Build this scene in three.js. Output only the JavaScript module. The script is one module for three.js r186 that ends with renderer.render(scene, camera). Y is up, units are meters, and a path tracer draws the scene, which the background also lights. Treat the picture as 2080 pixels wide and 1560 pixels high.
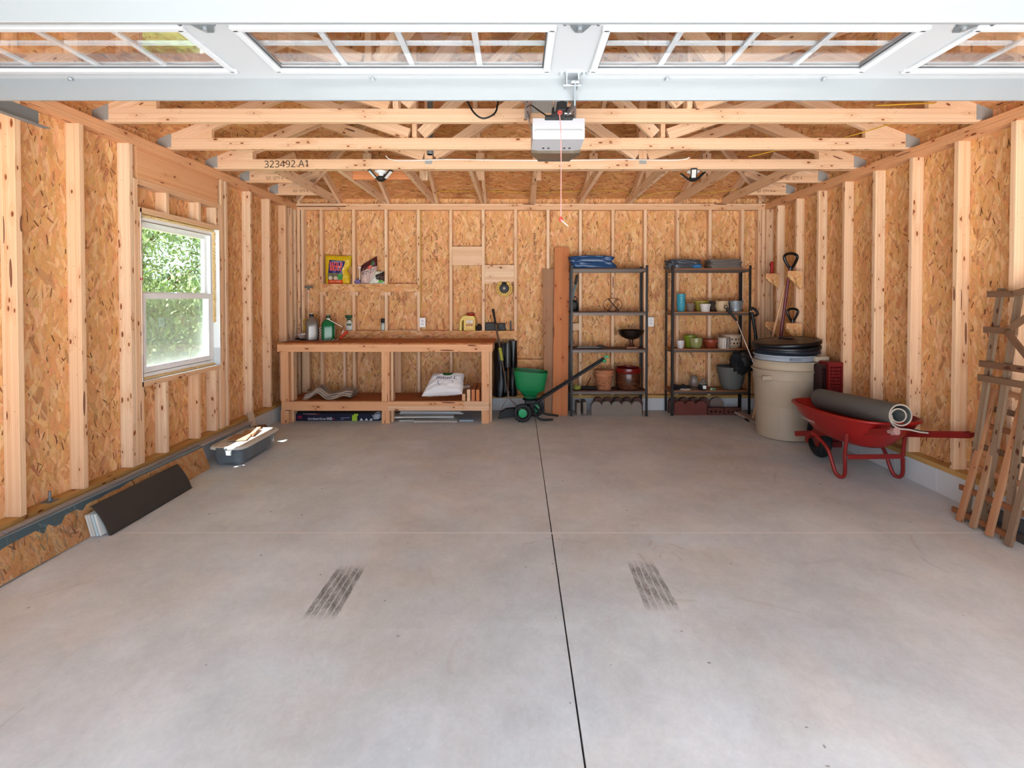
import * as THREE from 'three';
import { mergeGeometries } from 'three/addons/utils/BufferGeometryUtils.js';
import { RoundedBoxGeometry } from 'three/addons/geometries/RoundedBoxGeometry.js';
import { ImprovedNoise } from 'three/addons/math/ImprovedNoise.js';

// ---------------------------------------------------------------- camera, sky, sun, exposure
const scene = new THREE.Scene();
const renderer = new THREE.WebGLRenderer({ antialias: true });
renderer.toneMapping = THREE.LinearToneMapping;
renderer.toneMappingExposure = 4.8;
renderer.shadowMap.enabled = true;
renderer.shadowMap.type = THREE.PCFSoftShadowMap;

const CAM_Y = 1.408;
const camera = new THREE.PerspectiveCamera(75.14, 2080 / 1560, 0.05, 200);
camera.position.set(0, CAM_Y, 0);
camera.rotation.x = -0.01693;
camera.setViewOffset(2080, 1560, -11, 157, 2080, 1560);   // the photograph's shifted lens

const SUN = new THREE.Vector3(-0.45, 1, 0.42).normalize();
scene.background = new THREE.Color().setRGB(0.74, 0.95, 1.24);      // bright hazy summer sky
scene.backgroundIntensity = 0.7;
const sun = new THREE.DirectionalLight(0xffffff, 12.0);
sun.name = 'sun';
sun.position.copy(SUN).multiplyScalar(30).add(new THREE.Vector3(0, 0, -3));
sun.target.position.set(0, 0, -3);
sun.castShadow = true;
sun.shadow.mapSize.set(4096, 4096);
sun.shadow.camera.left = -16; sun.shadow.camera.right = 16; sun.shadow.camera.top = 16; sun.shadow.camera.bottom = -16;
sun.shadow.camera.near = 1; sun.shadow.camera.far = 70;
scene.add(sun, sun.target);

// ---------------------------------------------------------------- helpers
let seed = 7;
const rnd = () => { seed = (seed + 0x6d2b79f5) | 0; let t = Math.imul(seed ^ (seed >>> 15), 1 | seed); t = (t + Math.imul(t ^ (t >>> 7), 61 | t)) ^ t; return ((t ^ (t >>> 14)) >>> 0) / 4294967296; };
const rr = (a, b) => a + (b - a) * rnd();
const pick = (a) => a[Math.floor(rnd() * a.length)];
const gauss = () => (rnd() + rnd() + rnd() + rnd() - 2) * 1.2;
const V = (x, y, z) => new THREE.Vector3(x, y, z);
const noise = new ImprovedNoise();
const taken = new Map();
function numbered(name) { const n = taken.get(name) ?? 0; taken.set(name, n + 1); return n ? name + '_' + String(n).padStart(3, '0') : name; }
function thing(name, label, category, pos = [0, 0, 0], turn = 0, group) {
  const o = new THREE.Group(); o.name = numbered(name); scene.add(o);
  o.position.set(...pos); o.rotation.y = turn; o.userData = { label, category };
  if (group) o.userData.group = group;
  return o;
}
function struct(name, label) { const o = new THREE.Group(); o.name = numbered(name); o.userData = { kind: 'structure' }; if (label) o.userData.label = label; scene.add(o); return o; }
function part(name, geo, mat, parent, label) {
  const g = Array.isArray(geo) ? merged(geo) : geo;
  const m = new THREE.Mesh(g, mat); m.name = name; parent.add(m);
  if (label) m.userData.label = label;
  return m;
}
function solo(name, geo, mat, label, category, group) {       // a thing that is one mesh
  const m = new THREE.Mesh(Array.isArray(geo) ? merged(geo) : geo, mat); m.name = numbered(name); m.userData = { label, category };
  if (group) m.userData.group = group;
  scene.add(m); return m;
}
function merged(list) {
  const same = list.map((g) => { const q = g.index ? g.toNonIndexed() : g.clone(); for (const k of Object.keys(q.attributes)) if (!['position', 'normal', 'uv'].includes(k)) q.deleteAttribute(k); return q; });
  return mergeGeometries(same);
}
// uv in metres, v along the longest side
function metreUV(g, along, ou = rnd() * 3, ov = rnd() * 3) {
  const p = g.attributes.position, n = g.attributes.normal, uv = new Float32Array(p.count * 2);
  for (let i = 0; i < p.count; i++) {
    const P = [p.getX(i), p.getY(i), p.getZ(i)], N = [Math.abs(n.getX(i)), Math.abs(n.getY(i)), Math.abs(n.getZ(i))];
    const k = N.indexOf(Math.max(...N)), rest = [0, 1, 2].filter((a) => a !== k);
    let u, v;
    if (rest.includes(along)) { v = P[along]; u = P[rest.find((a) => a !== along)] + k * 0.11; } else { u = P[rest[0]]; v = P[rest[1]] * 0.15; }
    uv[2 * i] = u + ou; uv[2 * i + 1] = v + ov;
  }
  g.setAttribute('uv', new THREE.BufferAttribute(uv, 2));
  return g;
}
function box(x0, x1, y0, y1, z0, z1, along) {                 // from corner to corner
  const s = [x1 - x0, y1 - y0, z1 - z0].map(Math.abs), g = new THREE.BoxGeometry(...s);
  metreUV(g, along ?? s.indexOf(Math.max(...s)));
  return g.translate((x0 + x1) / 2, (y0 + y1) / 2, (z0 + z1) / 2);
}
function rbox(w, h, d, r, x = 0, y = 0, z = 0, seg = 2) {
  const g = new RoundedBoxGeometry(w, h, d, seg, r); const s = [w, h, d];
  metreUV(g, s.indexOf(Math.max(...s)));
  return g.translate(x, y, z);
}
function eased(x0, x1, y0, y1, z0, z1, along, r = 0.004) {      // sawn lumber with its eased corners
  const g = new RoundedBoxGeometry(x1 - x0, y1 - y0, z1 - z0, 1, r); metreUV(g, along);
  return g.translate((x0 + x1) / 2, (y0 + y1) / 2, (z0 + z1) / 2);
}
function basis(a, b, up = V(0, 1, 0)) {
  const zz = b.clone().sub(a).normalize(); let u = up.clone(); if (Math.abs(zz.dot(u)) > 0.99) u = V(0, 0, 1);
  const xx = u.clone().cross(zz).normalize(), yy = zz.clone().cross(xx);
  return new THREE.Matrix4().makeBasis(xx, yy, zz).setPosition(a.clone().add(b).multiplyScalar(0.5));
}
function beam(a, b, w, h, up) {                               // a plank from a to b, w wide, h high
  const L = a.distanceTo(b), g = new THREE.BoxGeometry(w, h, L); metreUV(g, 2);
  return g.applyMatrix4(basis(a, b, up));
}
function bar(a, b, r, r2 = r, seg = 12) {
  const L = a.distanceTo(b), g = new THREE.CylinderGeometry(r2, r, L, seg); g.rotateX(Math.PI / 2);
  return g.applyMatrix4(basis(a, b));
}
function tube(pts, r, seg = 40, rad = 8, closed = false) { return new THREE.TubeGeometry(new THREE.CatmullRomCurve3(pts.map((p) => V(...p)), closed), seg, r, rad, closed); }
function lathe(profile, seg = 32) { return new THREE.LatheGeometry(profile.map(([r, y]) => new THREE.Vector2(Math.max(r, 1e-4), y)), seg); }
function pot(rTop, rBot, h, t = 0.006, rim = 0) {             // profile of an open pot with a wall and, if asked, a rim band
  const p = [[0, 0], [rBot, 0]];
  if (rim) p.push([rTop - 0.006, h - rim], [rTop, h - rim + 0.002], [rTop, h]); else p.push([rBot + (rTop - rBot) * 0.5, h * 0.5], [rTop, h]);
  p.push([rTop - t, h], [rBot - t, t * 1.5], [0, t * 1.5]);
  return p;
}
function lump(w, h, d, power, amp, freq, s, nu = 40, nv = 24) { // a crumpled superellipsoid
  const g = new THREE.SphereGeometry(1, nu, nv), p = g.attributes.position;
  const pw = (v) => Math.sign(v) * Math.pow(Math.abs(v), power);
  for (let i = 0; i < p.count; i++) {
    let x = pw(p.getX(i)), y = pw(p.getY(i)), z = pw(p.getZ(i));
    const k = 1 + amp * (noise.noise(x * freq + s, y * freq, z * freq) + 0.5 * noise.noise(x * freq * 2.3, y * freq * 2.3 + s, z * freq * 2.3));
    p.setXYZ(i, x * k * w / 2, y * k * h / 2, z * k * d / 2);
  }
  g.computeVertexNormals();
  return g;
}
function pillow(w, h, d, shape, s = 0, n = 28) {              // a filled bag standing on its bottom edge; the front has uv 0..1
  const make = (side) => {
    const g = new THREE.PlaneGeometry(1, 1, n, n), p = g.attributes.position;
    for (let i = 0; i < p.count; i++) {
      const u = p.getX(i) + 0.5, v = p.getY(i) + 0.5, a = 1 - Math.pow(Math.abs(2 * u - 1), 3.2), b = 1 - Math.pow(Math.abs(2 * v - 1), 3);
      const wr = 0.012 * noise.noise(u * 6 + s, v * 6, side + 2);
      const q = shape ? shape(u, v) : [(u - 0.5) * w, v * h];
      p.setXYZ(i, q[0], q[1], side * (d / 2 * Math.sqrt(Math.max(0, a * b)) + wr * Math.min(1, 6 * a * b)));
    }
    if (side < 0) { const ix = g.index.array; for (let i = 0; i < ix.length; i += 3) { const t = ix[i]; ix[i] = ix[i + 1]; ix[i + 1] = t; } }
    g.computeVertexNormals();
    return g;
  };
  return [make(1), make(-1)];
}
function plan(poly, y0, y1) {                                 // a flat outline [x, z] between two heights
  const s = new THREE.Shape(poly.map(([x, z]) => new THREE.Vector2(x, -z))), g = new THREE.ExtrudeGeometry(s, { depth: y1 - y0, bevelEnabled: false });
  return g.rotateX(-Math.PI / 2).translate(0, y0, 0);
}
function plate(pts, thick, bevel = 0) {                       // an outline in x, y given depth along z
  const s = new THREE.Shape(pts.map(([x, y]) => new THREE.Vector2(x, y)));
  return new THREE.ExtrudeGeometry(s, bevel ? { depth: thick - 2 * bevel, bevelEnabled: true, bevelSize: bevel, bevelThickness: bevel, bevelSegments: 2 } : { depth: thick, bevelEnabled: false });
}
// ---------------------------------------------------------------- textures and materials
function canvas(w, h, draw) { const c = document.createElement('canvas'); c.width = w; c.height = h; draw(c.getContext('2d'), w, h); return c; }
function texture(c, sx = 1, sy = 1, srgb = true) { const t = new THREE.CanvasTexture(c); t.wrapS = t.wrapT = THREE.RepeatWrapping; t.repeat.set(1 / sx, 1 / sy); if (srgb) t.colorSpace = THREE.SRGBColorSpace; return t; }
const rgb = (r, g, b, a = 1) => `rgba(${r | 0},${g | 0},${b | 0},${a})`;
const mix = (a, b, t) => a.map((v, i) => v + (b[i] - v) * t);

const osbCanvas = canvas(2048, 2048, (c, w, h) => {
  c.fillStyle = rgb(210, 152, 98); c.fillRect(0, 0, w, h);
  const dark = [158, 100, 58], mid = [220, 161, 107], light = [244, 200, 150], honey = [226, 164, 102];
  const flake = (x, y, L, W, a, col, alpha) => {
    for (const ox of [0, -w, w]) for (const oy of [0, -h, h]) {
      if (x + ox < -L || x + ox > w + L || y + oy < -L || y + oy > h + L) continue;
      c.save(); c.translate(x + ox, y + oy); c.rotate(a);
      c.fillStyle = rgb(...col, alpha); c.strokeStyle = rgb(92, 50, 20, 0.3); c.lineWidth = 1.3;
      c.beginPath(); c.moveTo(-L / 2, -W * 0.4); c.lineTo(-L * 0.2, -W / 2); c.lineTo(L * 0.4, -W * 0.45); c.lineTo(L / 2, W * 0.1); c.lineTo(L * 0.35, W / 2); c.lineTo(-L * 0.45, W * 0.42); c.closePath(); c.fill();
      c.beginPath(); c.moveTo(L * 0.5, W * 0.1); c.lineTo(L * 0.35, W / 2); c.lineTo(-L * 0.45, W * 0.42); c.stroke();
      c.strokeStyle = rgb(...mix(col, [110, 62, 28], 0.5), 0.28); c.lineWidth = 1;
      for (let k = -1; k <= 1; k++) { c.beginPath(); c.moveTo(-L * 0.42, k * W * 0.22); c.lineTo(L * 0.42, k * W * 0.24); c.stroke(); }
      c.restore();
    }
  };
  for (let i = 0; i < 12000; i++) {
    const t = rnd(), col = t < 0.09 ? mix(dark, mid, rnd()) : t < 0.7 ? mix(mid, honey, rnd()) : mix(mid, light, 0.4 + rnd() * 0.6);
    flake(rnd() * w, rnd() * h, rr(36, 120) * (i % 3 ? 1 : 1.35), rr(8, 30) * (i % 3 ? 1 : 1.5), Math.PI / 2 + gauss() * 0.62, col.map((v) => v + rr(-8, 8)), 0.62);
  }
  for (let i = 0; i < 520; i++) flake(rnd() * w, rnd() * h, rr(14, 58), rr(3, 9), Math.PI / 2 + gauss() * 0.7, mix([84, 44, 18], [126, 72, 32], rnd()), 0.85);
  for (let i = 0; i < 380; i++) flake(rnd() * w, rnd() * h, rr(30, 120), rr(8, 24), Math.PI / 2 + gauss() * 0.6, mix(light, [246, 210, 162], rnd()), 0.55);
});
const osbTex = texture(osbCanvas, 2.2, 2.2);
const osbRoofTex = osbTex.clone(); osbRoofTex.repeat.set(1 / 2.4, 1 / 2.4);
const osbWall = new THREE.MeshStandardMaterial({ map: osbTex, roughness: 0.78 });
const osbRoof = new THREE.MeshStandardMaterial({ map: osbRoofTex, roughness: 0.8, color: 0xf0e2d4 });

function lumberCanvas(base, knots, pockets) {
  return canvas(512, 2048, (c, w, h) => {
    c.fillStyle = rgb(...base); c.fillRect(0, 0, w, h);
    for (let i = 0; i < 26; i++) { c.fillStyle = rgb(...mix(base, rnd() < 0.5 ? [250, 222, 180] : [206, 142, 88], 0.6), 0.16); c.fillRect(rnd() * w, 0, rr(8, 60), h); }
    for (let i = 0; i < 260; i++) {
      const x = rnd() * w, a = rr(2, 9), ph = rnd() * 6, f = rr(0.5, 1.6);
      c.strokeStyle = rgb(178, 112, 60, rr(0.05, 0.26)); c.lineWidth = rr(0.7, 2.2); c.beginPath();
      for (let y = 0; y <= h; y += 64) c.lineTo(x + a * Math.sin(ph + f * y * Math.PI * 2 / h * Math.round(1 + f)), y);
      c.stroke();
    }
    for (let i = 0; i < knots; i++) {
      const x = rnd() * w, y = rr(40, h - 40), r = rr(4, 15), e = rr(1, 1.7);
      for (let k = 7; k > 0; k--) { c.strokeStyle = rgb(164, 96, 50, 0.22); c.lineWidth = 2; c.beginPath(); c.ellipse(x, y, r + k * 3.2, (r + k * 5.5) * e, 0, 0, 7); c.stroke(); }
      c.fillStyle = rgb(150, 84, 42, 0.92); c.beginPath(); c.ellipse(x, y, r, r * e, 0, 0, 7); c.fill();
      c.fillStyle = rgb(92, 48, 24, 0.8); c.beginPath(); c.ellipse(x + r * 0.2, y, r * 0.5, r * e * 0.5, 0, 0, 7); c.fill();
    }
    for (let i = 0; i < pockets; i++) {
      const x = rnd() * w, y = rr(60, h - 160), L = rr(40, 150), W = rr(7, 16);
      c.fillStyle = rgb(102, 54, 34, 0.9); c.beginPath(); c.ellipse(x, y + L / 2, W, L / 2, rr(-0.05, 0.05), 0, 7); c.fill();
      c.fillStyle = rgb(160, 110, 84, 0.6); c.beginPath(); c.ellipse(x - 3, y + L / 2, W * 0.4, L * 0.3, 0, 0, 7); c.fill();
    }
    for (let i = 0; i < 46; i++) { c.strokeStyle = rgb(96, 56, 30, 0.55); c.lineWidth = 1.6; const x = rnd() * w, y = rnd() * h; c.beginPath(); c.moveTo(x, y); c.lineTo(x + rr(6, 26), y + rr(-3, 3)); c.stroke(); }
  });
}
const lumTex = [lumberCanvas([237, 201, 166], 34, 0), lumberCanvas([233, 192, 154], 26, 3), lumberCanvas([239, 207, 174], 44, 0)].map((c) => texture(c, 0.3, 2.4));
const lumber = lumTex.map((t) => new THREE.MeshStandardMaterial({ map: t, roughness: 0.72 }));
const lumberWarm = new THREE.MeshStandardMaterial({ map: lumTex[1], color: 0xfde9d8, roughness: 0.72 });
const lumberPT = new THREE.MeshStandardMaterial({ map: lumTex[0], color: 0xd8cd96, roughness: 0.8 });
const L3 = () => lumber[Math.floor(rnd() * 3)];
const std = (color, roughness = 0.6, metalness = 0, extra = {}) => new THREE.MeshStandardMaterial({ color, roughness, metalness, ...extra });
const white = std(0xf2f2f0, 0.35), whiteDoor = std(0xa9abad, 0.42), vinyl = std(0xf3f4f4, 0.32);
const galv = std(0xb9bec2, 0.38, 0.75), galvDark = std(0x7f878c, 0.45, 0.5), chrome = std(0xd8d8d8, 0.18, 1), black = std(0x121212, 0.55), blackGloss = std(0x0d0e10, 0.28), darkMetal = std(0x2b2623, 0.45, 0.5);
const glass = new THREE.MeshPhysicalMaterial({ color: 0xffffff, roughness: 0.0, transmission: 1, thickness: 0, ior: 1.5 });
const plasticClear = new THREE.MeshPhysicalMaterial({ color: 0xd4e0e8, roughness: 0.25, transmission: 0.85, thickness: 0, ior: 1.45 });

// concrete, floor plan 6.6 m by 7.4 m, with its stains, scuffs and the two rubber prints
const FX0 = -3.0, FX1 = 3.4, FZ0 = 0.55, FZ1 = -6.5;
function valueNoise(n, cell, s) {
  const m = Math.ceil(n / cell) + 2, grid = new Float32Array(m * m); let q = s;
  for (let i = 0; i < grid.length; i++) { q = Math.imul(q ^ (q >>> 15), 2246822519) + 0x9e3779b9 | 0; grid[i] = ((q >>> 8) & 0xffff) / 65535; }
  return (x, y) => { const fx = x / cell, fy = y / cell, ix = fx | 0, iy = fy | 0, tx = fx - ix, ty = fy - iy, a = tx * tx * (3 - 2 * tx), b = ty * ty * (3 - 2 * ty), o = iy * m + ix; return (grid[o] * (1 - a) + grid[o + 1] * a) * (1 - b) + (grid[o + m] * (1 - a) + grid[o + m + 1] * a) * b; };
}
const concreteCanvas = canvas(2048, 2048, (c, w, h) => {
  const im = c.createImageData(w, h), d = im.data, n = [[420, 1.0], [130, 0.8], [44, 0.55], [13, 0.4], [4, 0.35], [1.6, 0.3]].map(([cell, a], i) => [valueNoise(2048, cell, 91 + i * 17), a]), br = valueNoise(2048, 260, 5), br2 = valueNoise(2048, 60, 15), sw = valueNoise(2048, 90, 77);
  for (let y = 0; y < h; y++) for (let x = 0; x < w; x++) {
    let v = 0; for (const [f, a] of n) v += (f(x, y) - 0.5) * a;
    v += (sw((x * 0.9 + y * 0.35) % 2048, (y * 2.6) % 2048) - 0.5) * 0.45;
    const b = Math.max(0, br(x, y) * 0.7 + br2(x, y) * 0.5 - 0.52) * 1.3, k = (y * w + x) * 4, g = 205 + v * 18;
    d[k] = g - 5 + b * 4; d[k + 1] = g + 1 - b * 7; d[k + 2] = g + 3 - b * 17; d[k + 3] = 255;
  }
  c.putImageData(im, 0, 0);
  const U = (X) => (X - FX0) / (FX1 - FX0) * w, T = (Z) => (Z + FZ0) / (FZ0 - FZ1) * h;   // X to the right, Z away from the door; row 0 at the door
  const print = (xa, xb, ya, yb, za, zb, alpha) => {
    for (let i = 0; i < 9000; i++) {
      const s = rnd(), t = rnd(), f = (s * 5) % 1; if (f < 0.13 || f > 0.93) continue;
      const e = Math.min(1, 5 * t, 5 * (1 - t)) * (0.5 + 0.5 * Math.sin(t * 9 + s * 4) ** 2);
      c.fillStyle = rgb(70, 68, 66, alpha * e * rr(0.2, 1));
      c.fillRect(U((xa + (xb - xa) * s) * (1 - t) + (ya + (yb - ya) * s) * t), T(za + (zb - za) * t), rr(0.8, 1.6), rr(2, 7));
    }
  };
  print(-0.98, -0.82, -0.965, -0.815, 2.21, 2.66, 0.2);
  print(0.59, 0.755, 0.595, 0.74, 2.27, 2.71, 0.14);
  for (let i = 0; i < 60; i++) { c.strokeStyle = rgb(132, 104, 84, rr(0.04, 0.12)); c.lineWidth = rr(2, 9); const x = rr(-2.6, 3), z = rr(1.6, 6), a = rnd() * 7, L = rr(0.05, 0.3); c.beginPath(); c.moveTo(U(x), T(z)); c.quadraticCurveTo(U(x + L * Math.cos(a) * 0.5 + rr(-0.05, 0.05)), T(z + L * Math.sin(a) * 0.5), U(x + L * Math.cos(a)), T(z + L * Math.sin(a))); c.stroke(); }
  for (let i = 0; i < 14; i++) { c.strokeStyle = rgb(150, 100, 76, rr(0.1, 0.2)); c.lineWidth = rr(2, 6); const x = rr(0.1, 0.9), z = rr(2.4, 3.1); c.beginPath(); c.moveTo(U(x), T(z)); c.lineTo(U(x + rr(-0.04, 0.08)), T(z - rr(0.03, 0.12))); c.stroke(); }
  for (let i = 0; i < 90; i++) { c.fillStyle = rgb(60, 50, 44, rr(0.3, 0.75)); c.beginPath(); c.ellipse(U(rr(-2.5, 3)), T(rr(1.4, 6)), rr(0.6, 2.4), rr(0.6, 2.2), 0, 0, 7); c.fill(); }
  for (let i = 0; i < 260; i++) { c.fillStyle = rgb(236, 232, 226, rr(0.2, 0.5)); c.fillRect(U(rr(-2.6, 3)), T(rr(1.3, 6)), rr(0.8, 2), rr(0.8, 2)); }
});
const concreteTex = new THREE.CanvasTexture(concreteCanvas); concreteTex.flipY = false; concreteTex.colorSpace = THREE.SRGBColorSpace;
const concrete = new THREE.MeshStandardMaterial({ map: concreteTex, roughness: 0.62 });
const blockCanvas = canvas(512, 512, (c, w, h) => {
  c.fillStyle = rgb(206, 208, 208); c.fillRect(0, 0, w, h);
  for (let i = 0; i < 24000; i++) { const g = rr(168, 236); c.fillStyle = rgb(g, g, g * 0.99, 0.28); c.fillRect(rnd() * w, rnd() * h, rr(1, 4), rr(1, 4)); }
});
const block = new THREE.MeshStandardMaterial({ map: texture(blockCanvas, 0.5, 0.5), roughness: 0.92 }), mortar = std(0xe6e6e2, 0.95);
// lettering: flat print on a thin sheet of paper or ink
function print(w, h, pxw, draw) {
  const c = canvas(pxw, Math.round(pxw * h / w), draw), t = new THREE.CanvasTexture(c); t.colorSpace = THREE.SRGBColorSpace;
  return t;
}
function ink(parent, name, text, w, h, pos, rot, colour = '#4a2a14', font = 'serif', weight = 'normal') {
  const c = canvas(512, Math.max(16, Math.round(512 * h / w)), (g, W, H) => { g.clearRect(0, 0, W, H); g.fillStyle = colour; g.font = `${weight} ${H * 0.8}px ${font}`; g.textAlign = 'center'; g.textBaseline = 'middle'; g.fillText(text, W / 2, H / 2, W); });
  const t = new THREE.CanvasTexture(c); t.colorSpace = THREE.SRGBColorSpace;
  const m = new THREE.Mesh(new THREE.PlaneGeometry(w, h), new THREE.MeshStandardMaterial({ map: t, transparent: true, roughness: 0.9 })); m.name = name; m.position.set(...pos); m.rotation.set(...rot); parent.add(m);
  return m;
}
// ---------------------------------------------------------------- the room
const XL = -2.765, XR = 3.10, D = 6.267, SD = 0.089, ST = 0.038, PLATE = 2.591, CURB = 0.15, FRONT = 0.36, CX = 0.21;
const FY = (Z) => -0.009 * (D - Z);          // the slab falls gently towards the door
const OC = 0.4064;

// floor: four slabs between the saw cuts
{
  const floor = struct('floor', 'pale grey troweled concrete slab with saw cuts');
  const slab = (x0, x1, Z0, Z1) => {
    const g = new THREE.PlaneGeometry(1, 1, 1, 1), pos = [], uv = [], idx = [];
    const c = [[x0, Z0], [x1, Z0], [x1, Z1], [x0, Z1]];
    for (const dy of [0, -0.12]) for (const [x, Z] of c) { pos.push(x, FY(Z) + dy, -Z); uv.push((x - FX0) / (FX1 - FX0), (Z + FZ0) / (FZ0 - FZ1)); }
    idx.push(0, 1, 2, 0, 2, 3);
    for (let i = 0; i < 4; i++) { const j = (i + 1) % 4; idx.push(i, i + 4, j, j, i + 4, j + 4); }
    const q = new THREE.BufferGeometry(); q.setAttribute('position', new THREE.Float32BufferAttribute(pos, 3)); q.setAttribute('uv', new THREE.Float32BufferAttribute(uv, 2)); q.setIndex(idx);
    const r = q.toNonIndexed(); r.computeVertexNormals(); g.dispose();
    return part('slab', r, concrete, floor);
  };
  const J = 0.0035, ZJ = 3.035;
  slab(-2.95, CX - J, -0.5, ZJ - 0.0045); slab(CX + J, 3.3, -0.5, ZJ - 0.0045); slab(-2.95, CX - J, ZJ + 0.0045, 6.45); slab(CX + J, 3.3, ZJ + 0.0045, 6.45);
  const tilt = Math.atan(0.009), fill = new THREE.BoxGeometry(2 * J, 0.01, 6.95).rotateX(tilt).translate(CX, FY(2.975) - 0.013, -2.975);
  part('joint_filler', fill, std(0x2a211b, 0.95), floor);
  part('joint_dust', new THREE.BoxGeometry(6.2, 0.006, 0.009).translate(0.17, FY(ZJ) - 0.0031, -ZJ), std(0xe6e3df, 0.9), floor);
  part('gravel_bed', box(-3.1, 3.4, -0.4, -0.2, -6.6, 0.5), std(0x4a4642, 1), floor);
}
// concrete block curb, sill plate, top plates, sheathing and light-blocking siding of one straight wall
function curbRun(w, axis, at, out, from, to, phase) {         // axis 'z': a side wall at x = at, out = +1/-1 outward
  for (let a = from - phase; a < to; a += OC) {
    const p = Math.max(a + 0.004, from), q = Math.min(a + OC - 0.004, to); if (q - p < 0.03) continue;
    const i = at - out * 0.004, o = at + out * 0.19;
    const g = axis === 'z' ? box(Math.min(i, o), Math.max(i, o), -0.1, CURB, p, q, 2) : box(p, q, -0.1, CURB, Math.min(i, o), Math.max(i, o), 0);
    part('concrete_block', g, block, w);
  }
  const i = at, o = at + out * 0.18;
  part('mortar', axis === 'z' ? box(Math.min(i, o), Math.max(i, o), -0.1, CURB - 0.001, from, to) : box(from, to, -0.1, CURB - 0.001, Math.min(i, o), Math.max(i, o)), mortar, w);
}
const wallLeft = struct('wall_left', 'open stud wall with window'), wallRight = struct('wall_right', 'open stud wall lined with oriented strand board'), wallBack = struct('wall_back', 'open stud wall behind bench and shelves'), wallFront = struct('wall_front', 'front wall around the garage door opening');
const siding = std(0xbfc3c4, 0.7);  // unseen outer layer, added to stop light leaking between sheathing panels
const sheet = (w, g) => part('sheathing_panel', g, osbWall, w);
const stud = (w, g, m) => part('stud', g, m ?? L3(), w);
curbRun(wallLeft, 'z', XL, -1, -D, FRONT, 0.13); curbRun(wallRight, 'z', XR, 1, -D, FRONT, 0.247); curbRun(wallBack, 'x', -D, -1, XL - 0.19, XR + 0.19, 0.1);
for (const [w, x0, x1] of [[wallLeft, XL - SD, XL], [wallRight, XR, XR + SD]]) {
  part('sill_plate', box(x0, x1, CURB, CURB + ST, -D, FRONT), lumberPT, w);
  part('top_plate', box(x0, x1, PLATE - 2 * ST, PLATE - ST - 0.0015, -D, FRONT), lumberWarm, w);
  part('top_plate', box(x0, x1, PLATE - ST, PLATE, -D - SD, FRONT), lumberWarm, w);
}
part('sill_plate', box(XL - SD, XR + SD, CURB, CURB + ST, -D - SD, -D), lumberPT, wallBack);
part('top_plate', box(XL, XR, PLATE - 2 * ST, PLATE - ST - 0.0015, -D - SD, -D), lumber[1], wallBack);
part('top_plate', box(XL + 0.62, XR, PLATE - ST, PLATE, -D - SD, -D), lumber[1], wallBack);
part('top_plate', box(XL, XL + 0.618, PLATE - ST + 0.012, PLATE + 0.004, -D - SD, -D), lumber[1], wallBack);
const SB = CURB + ST, STOP = PLATE - 2 * ST;
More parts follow.
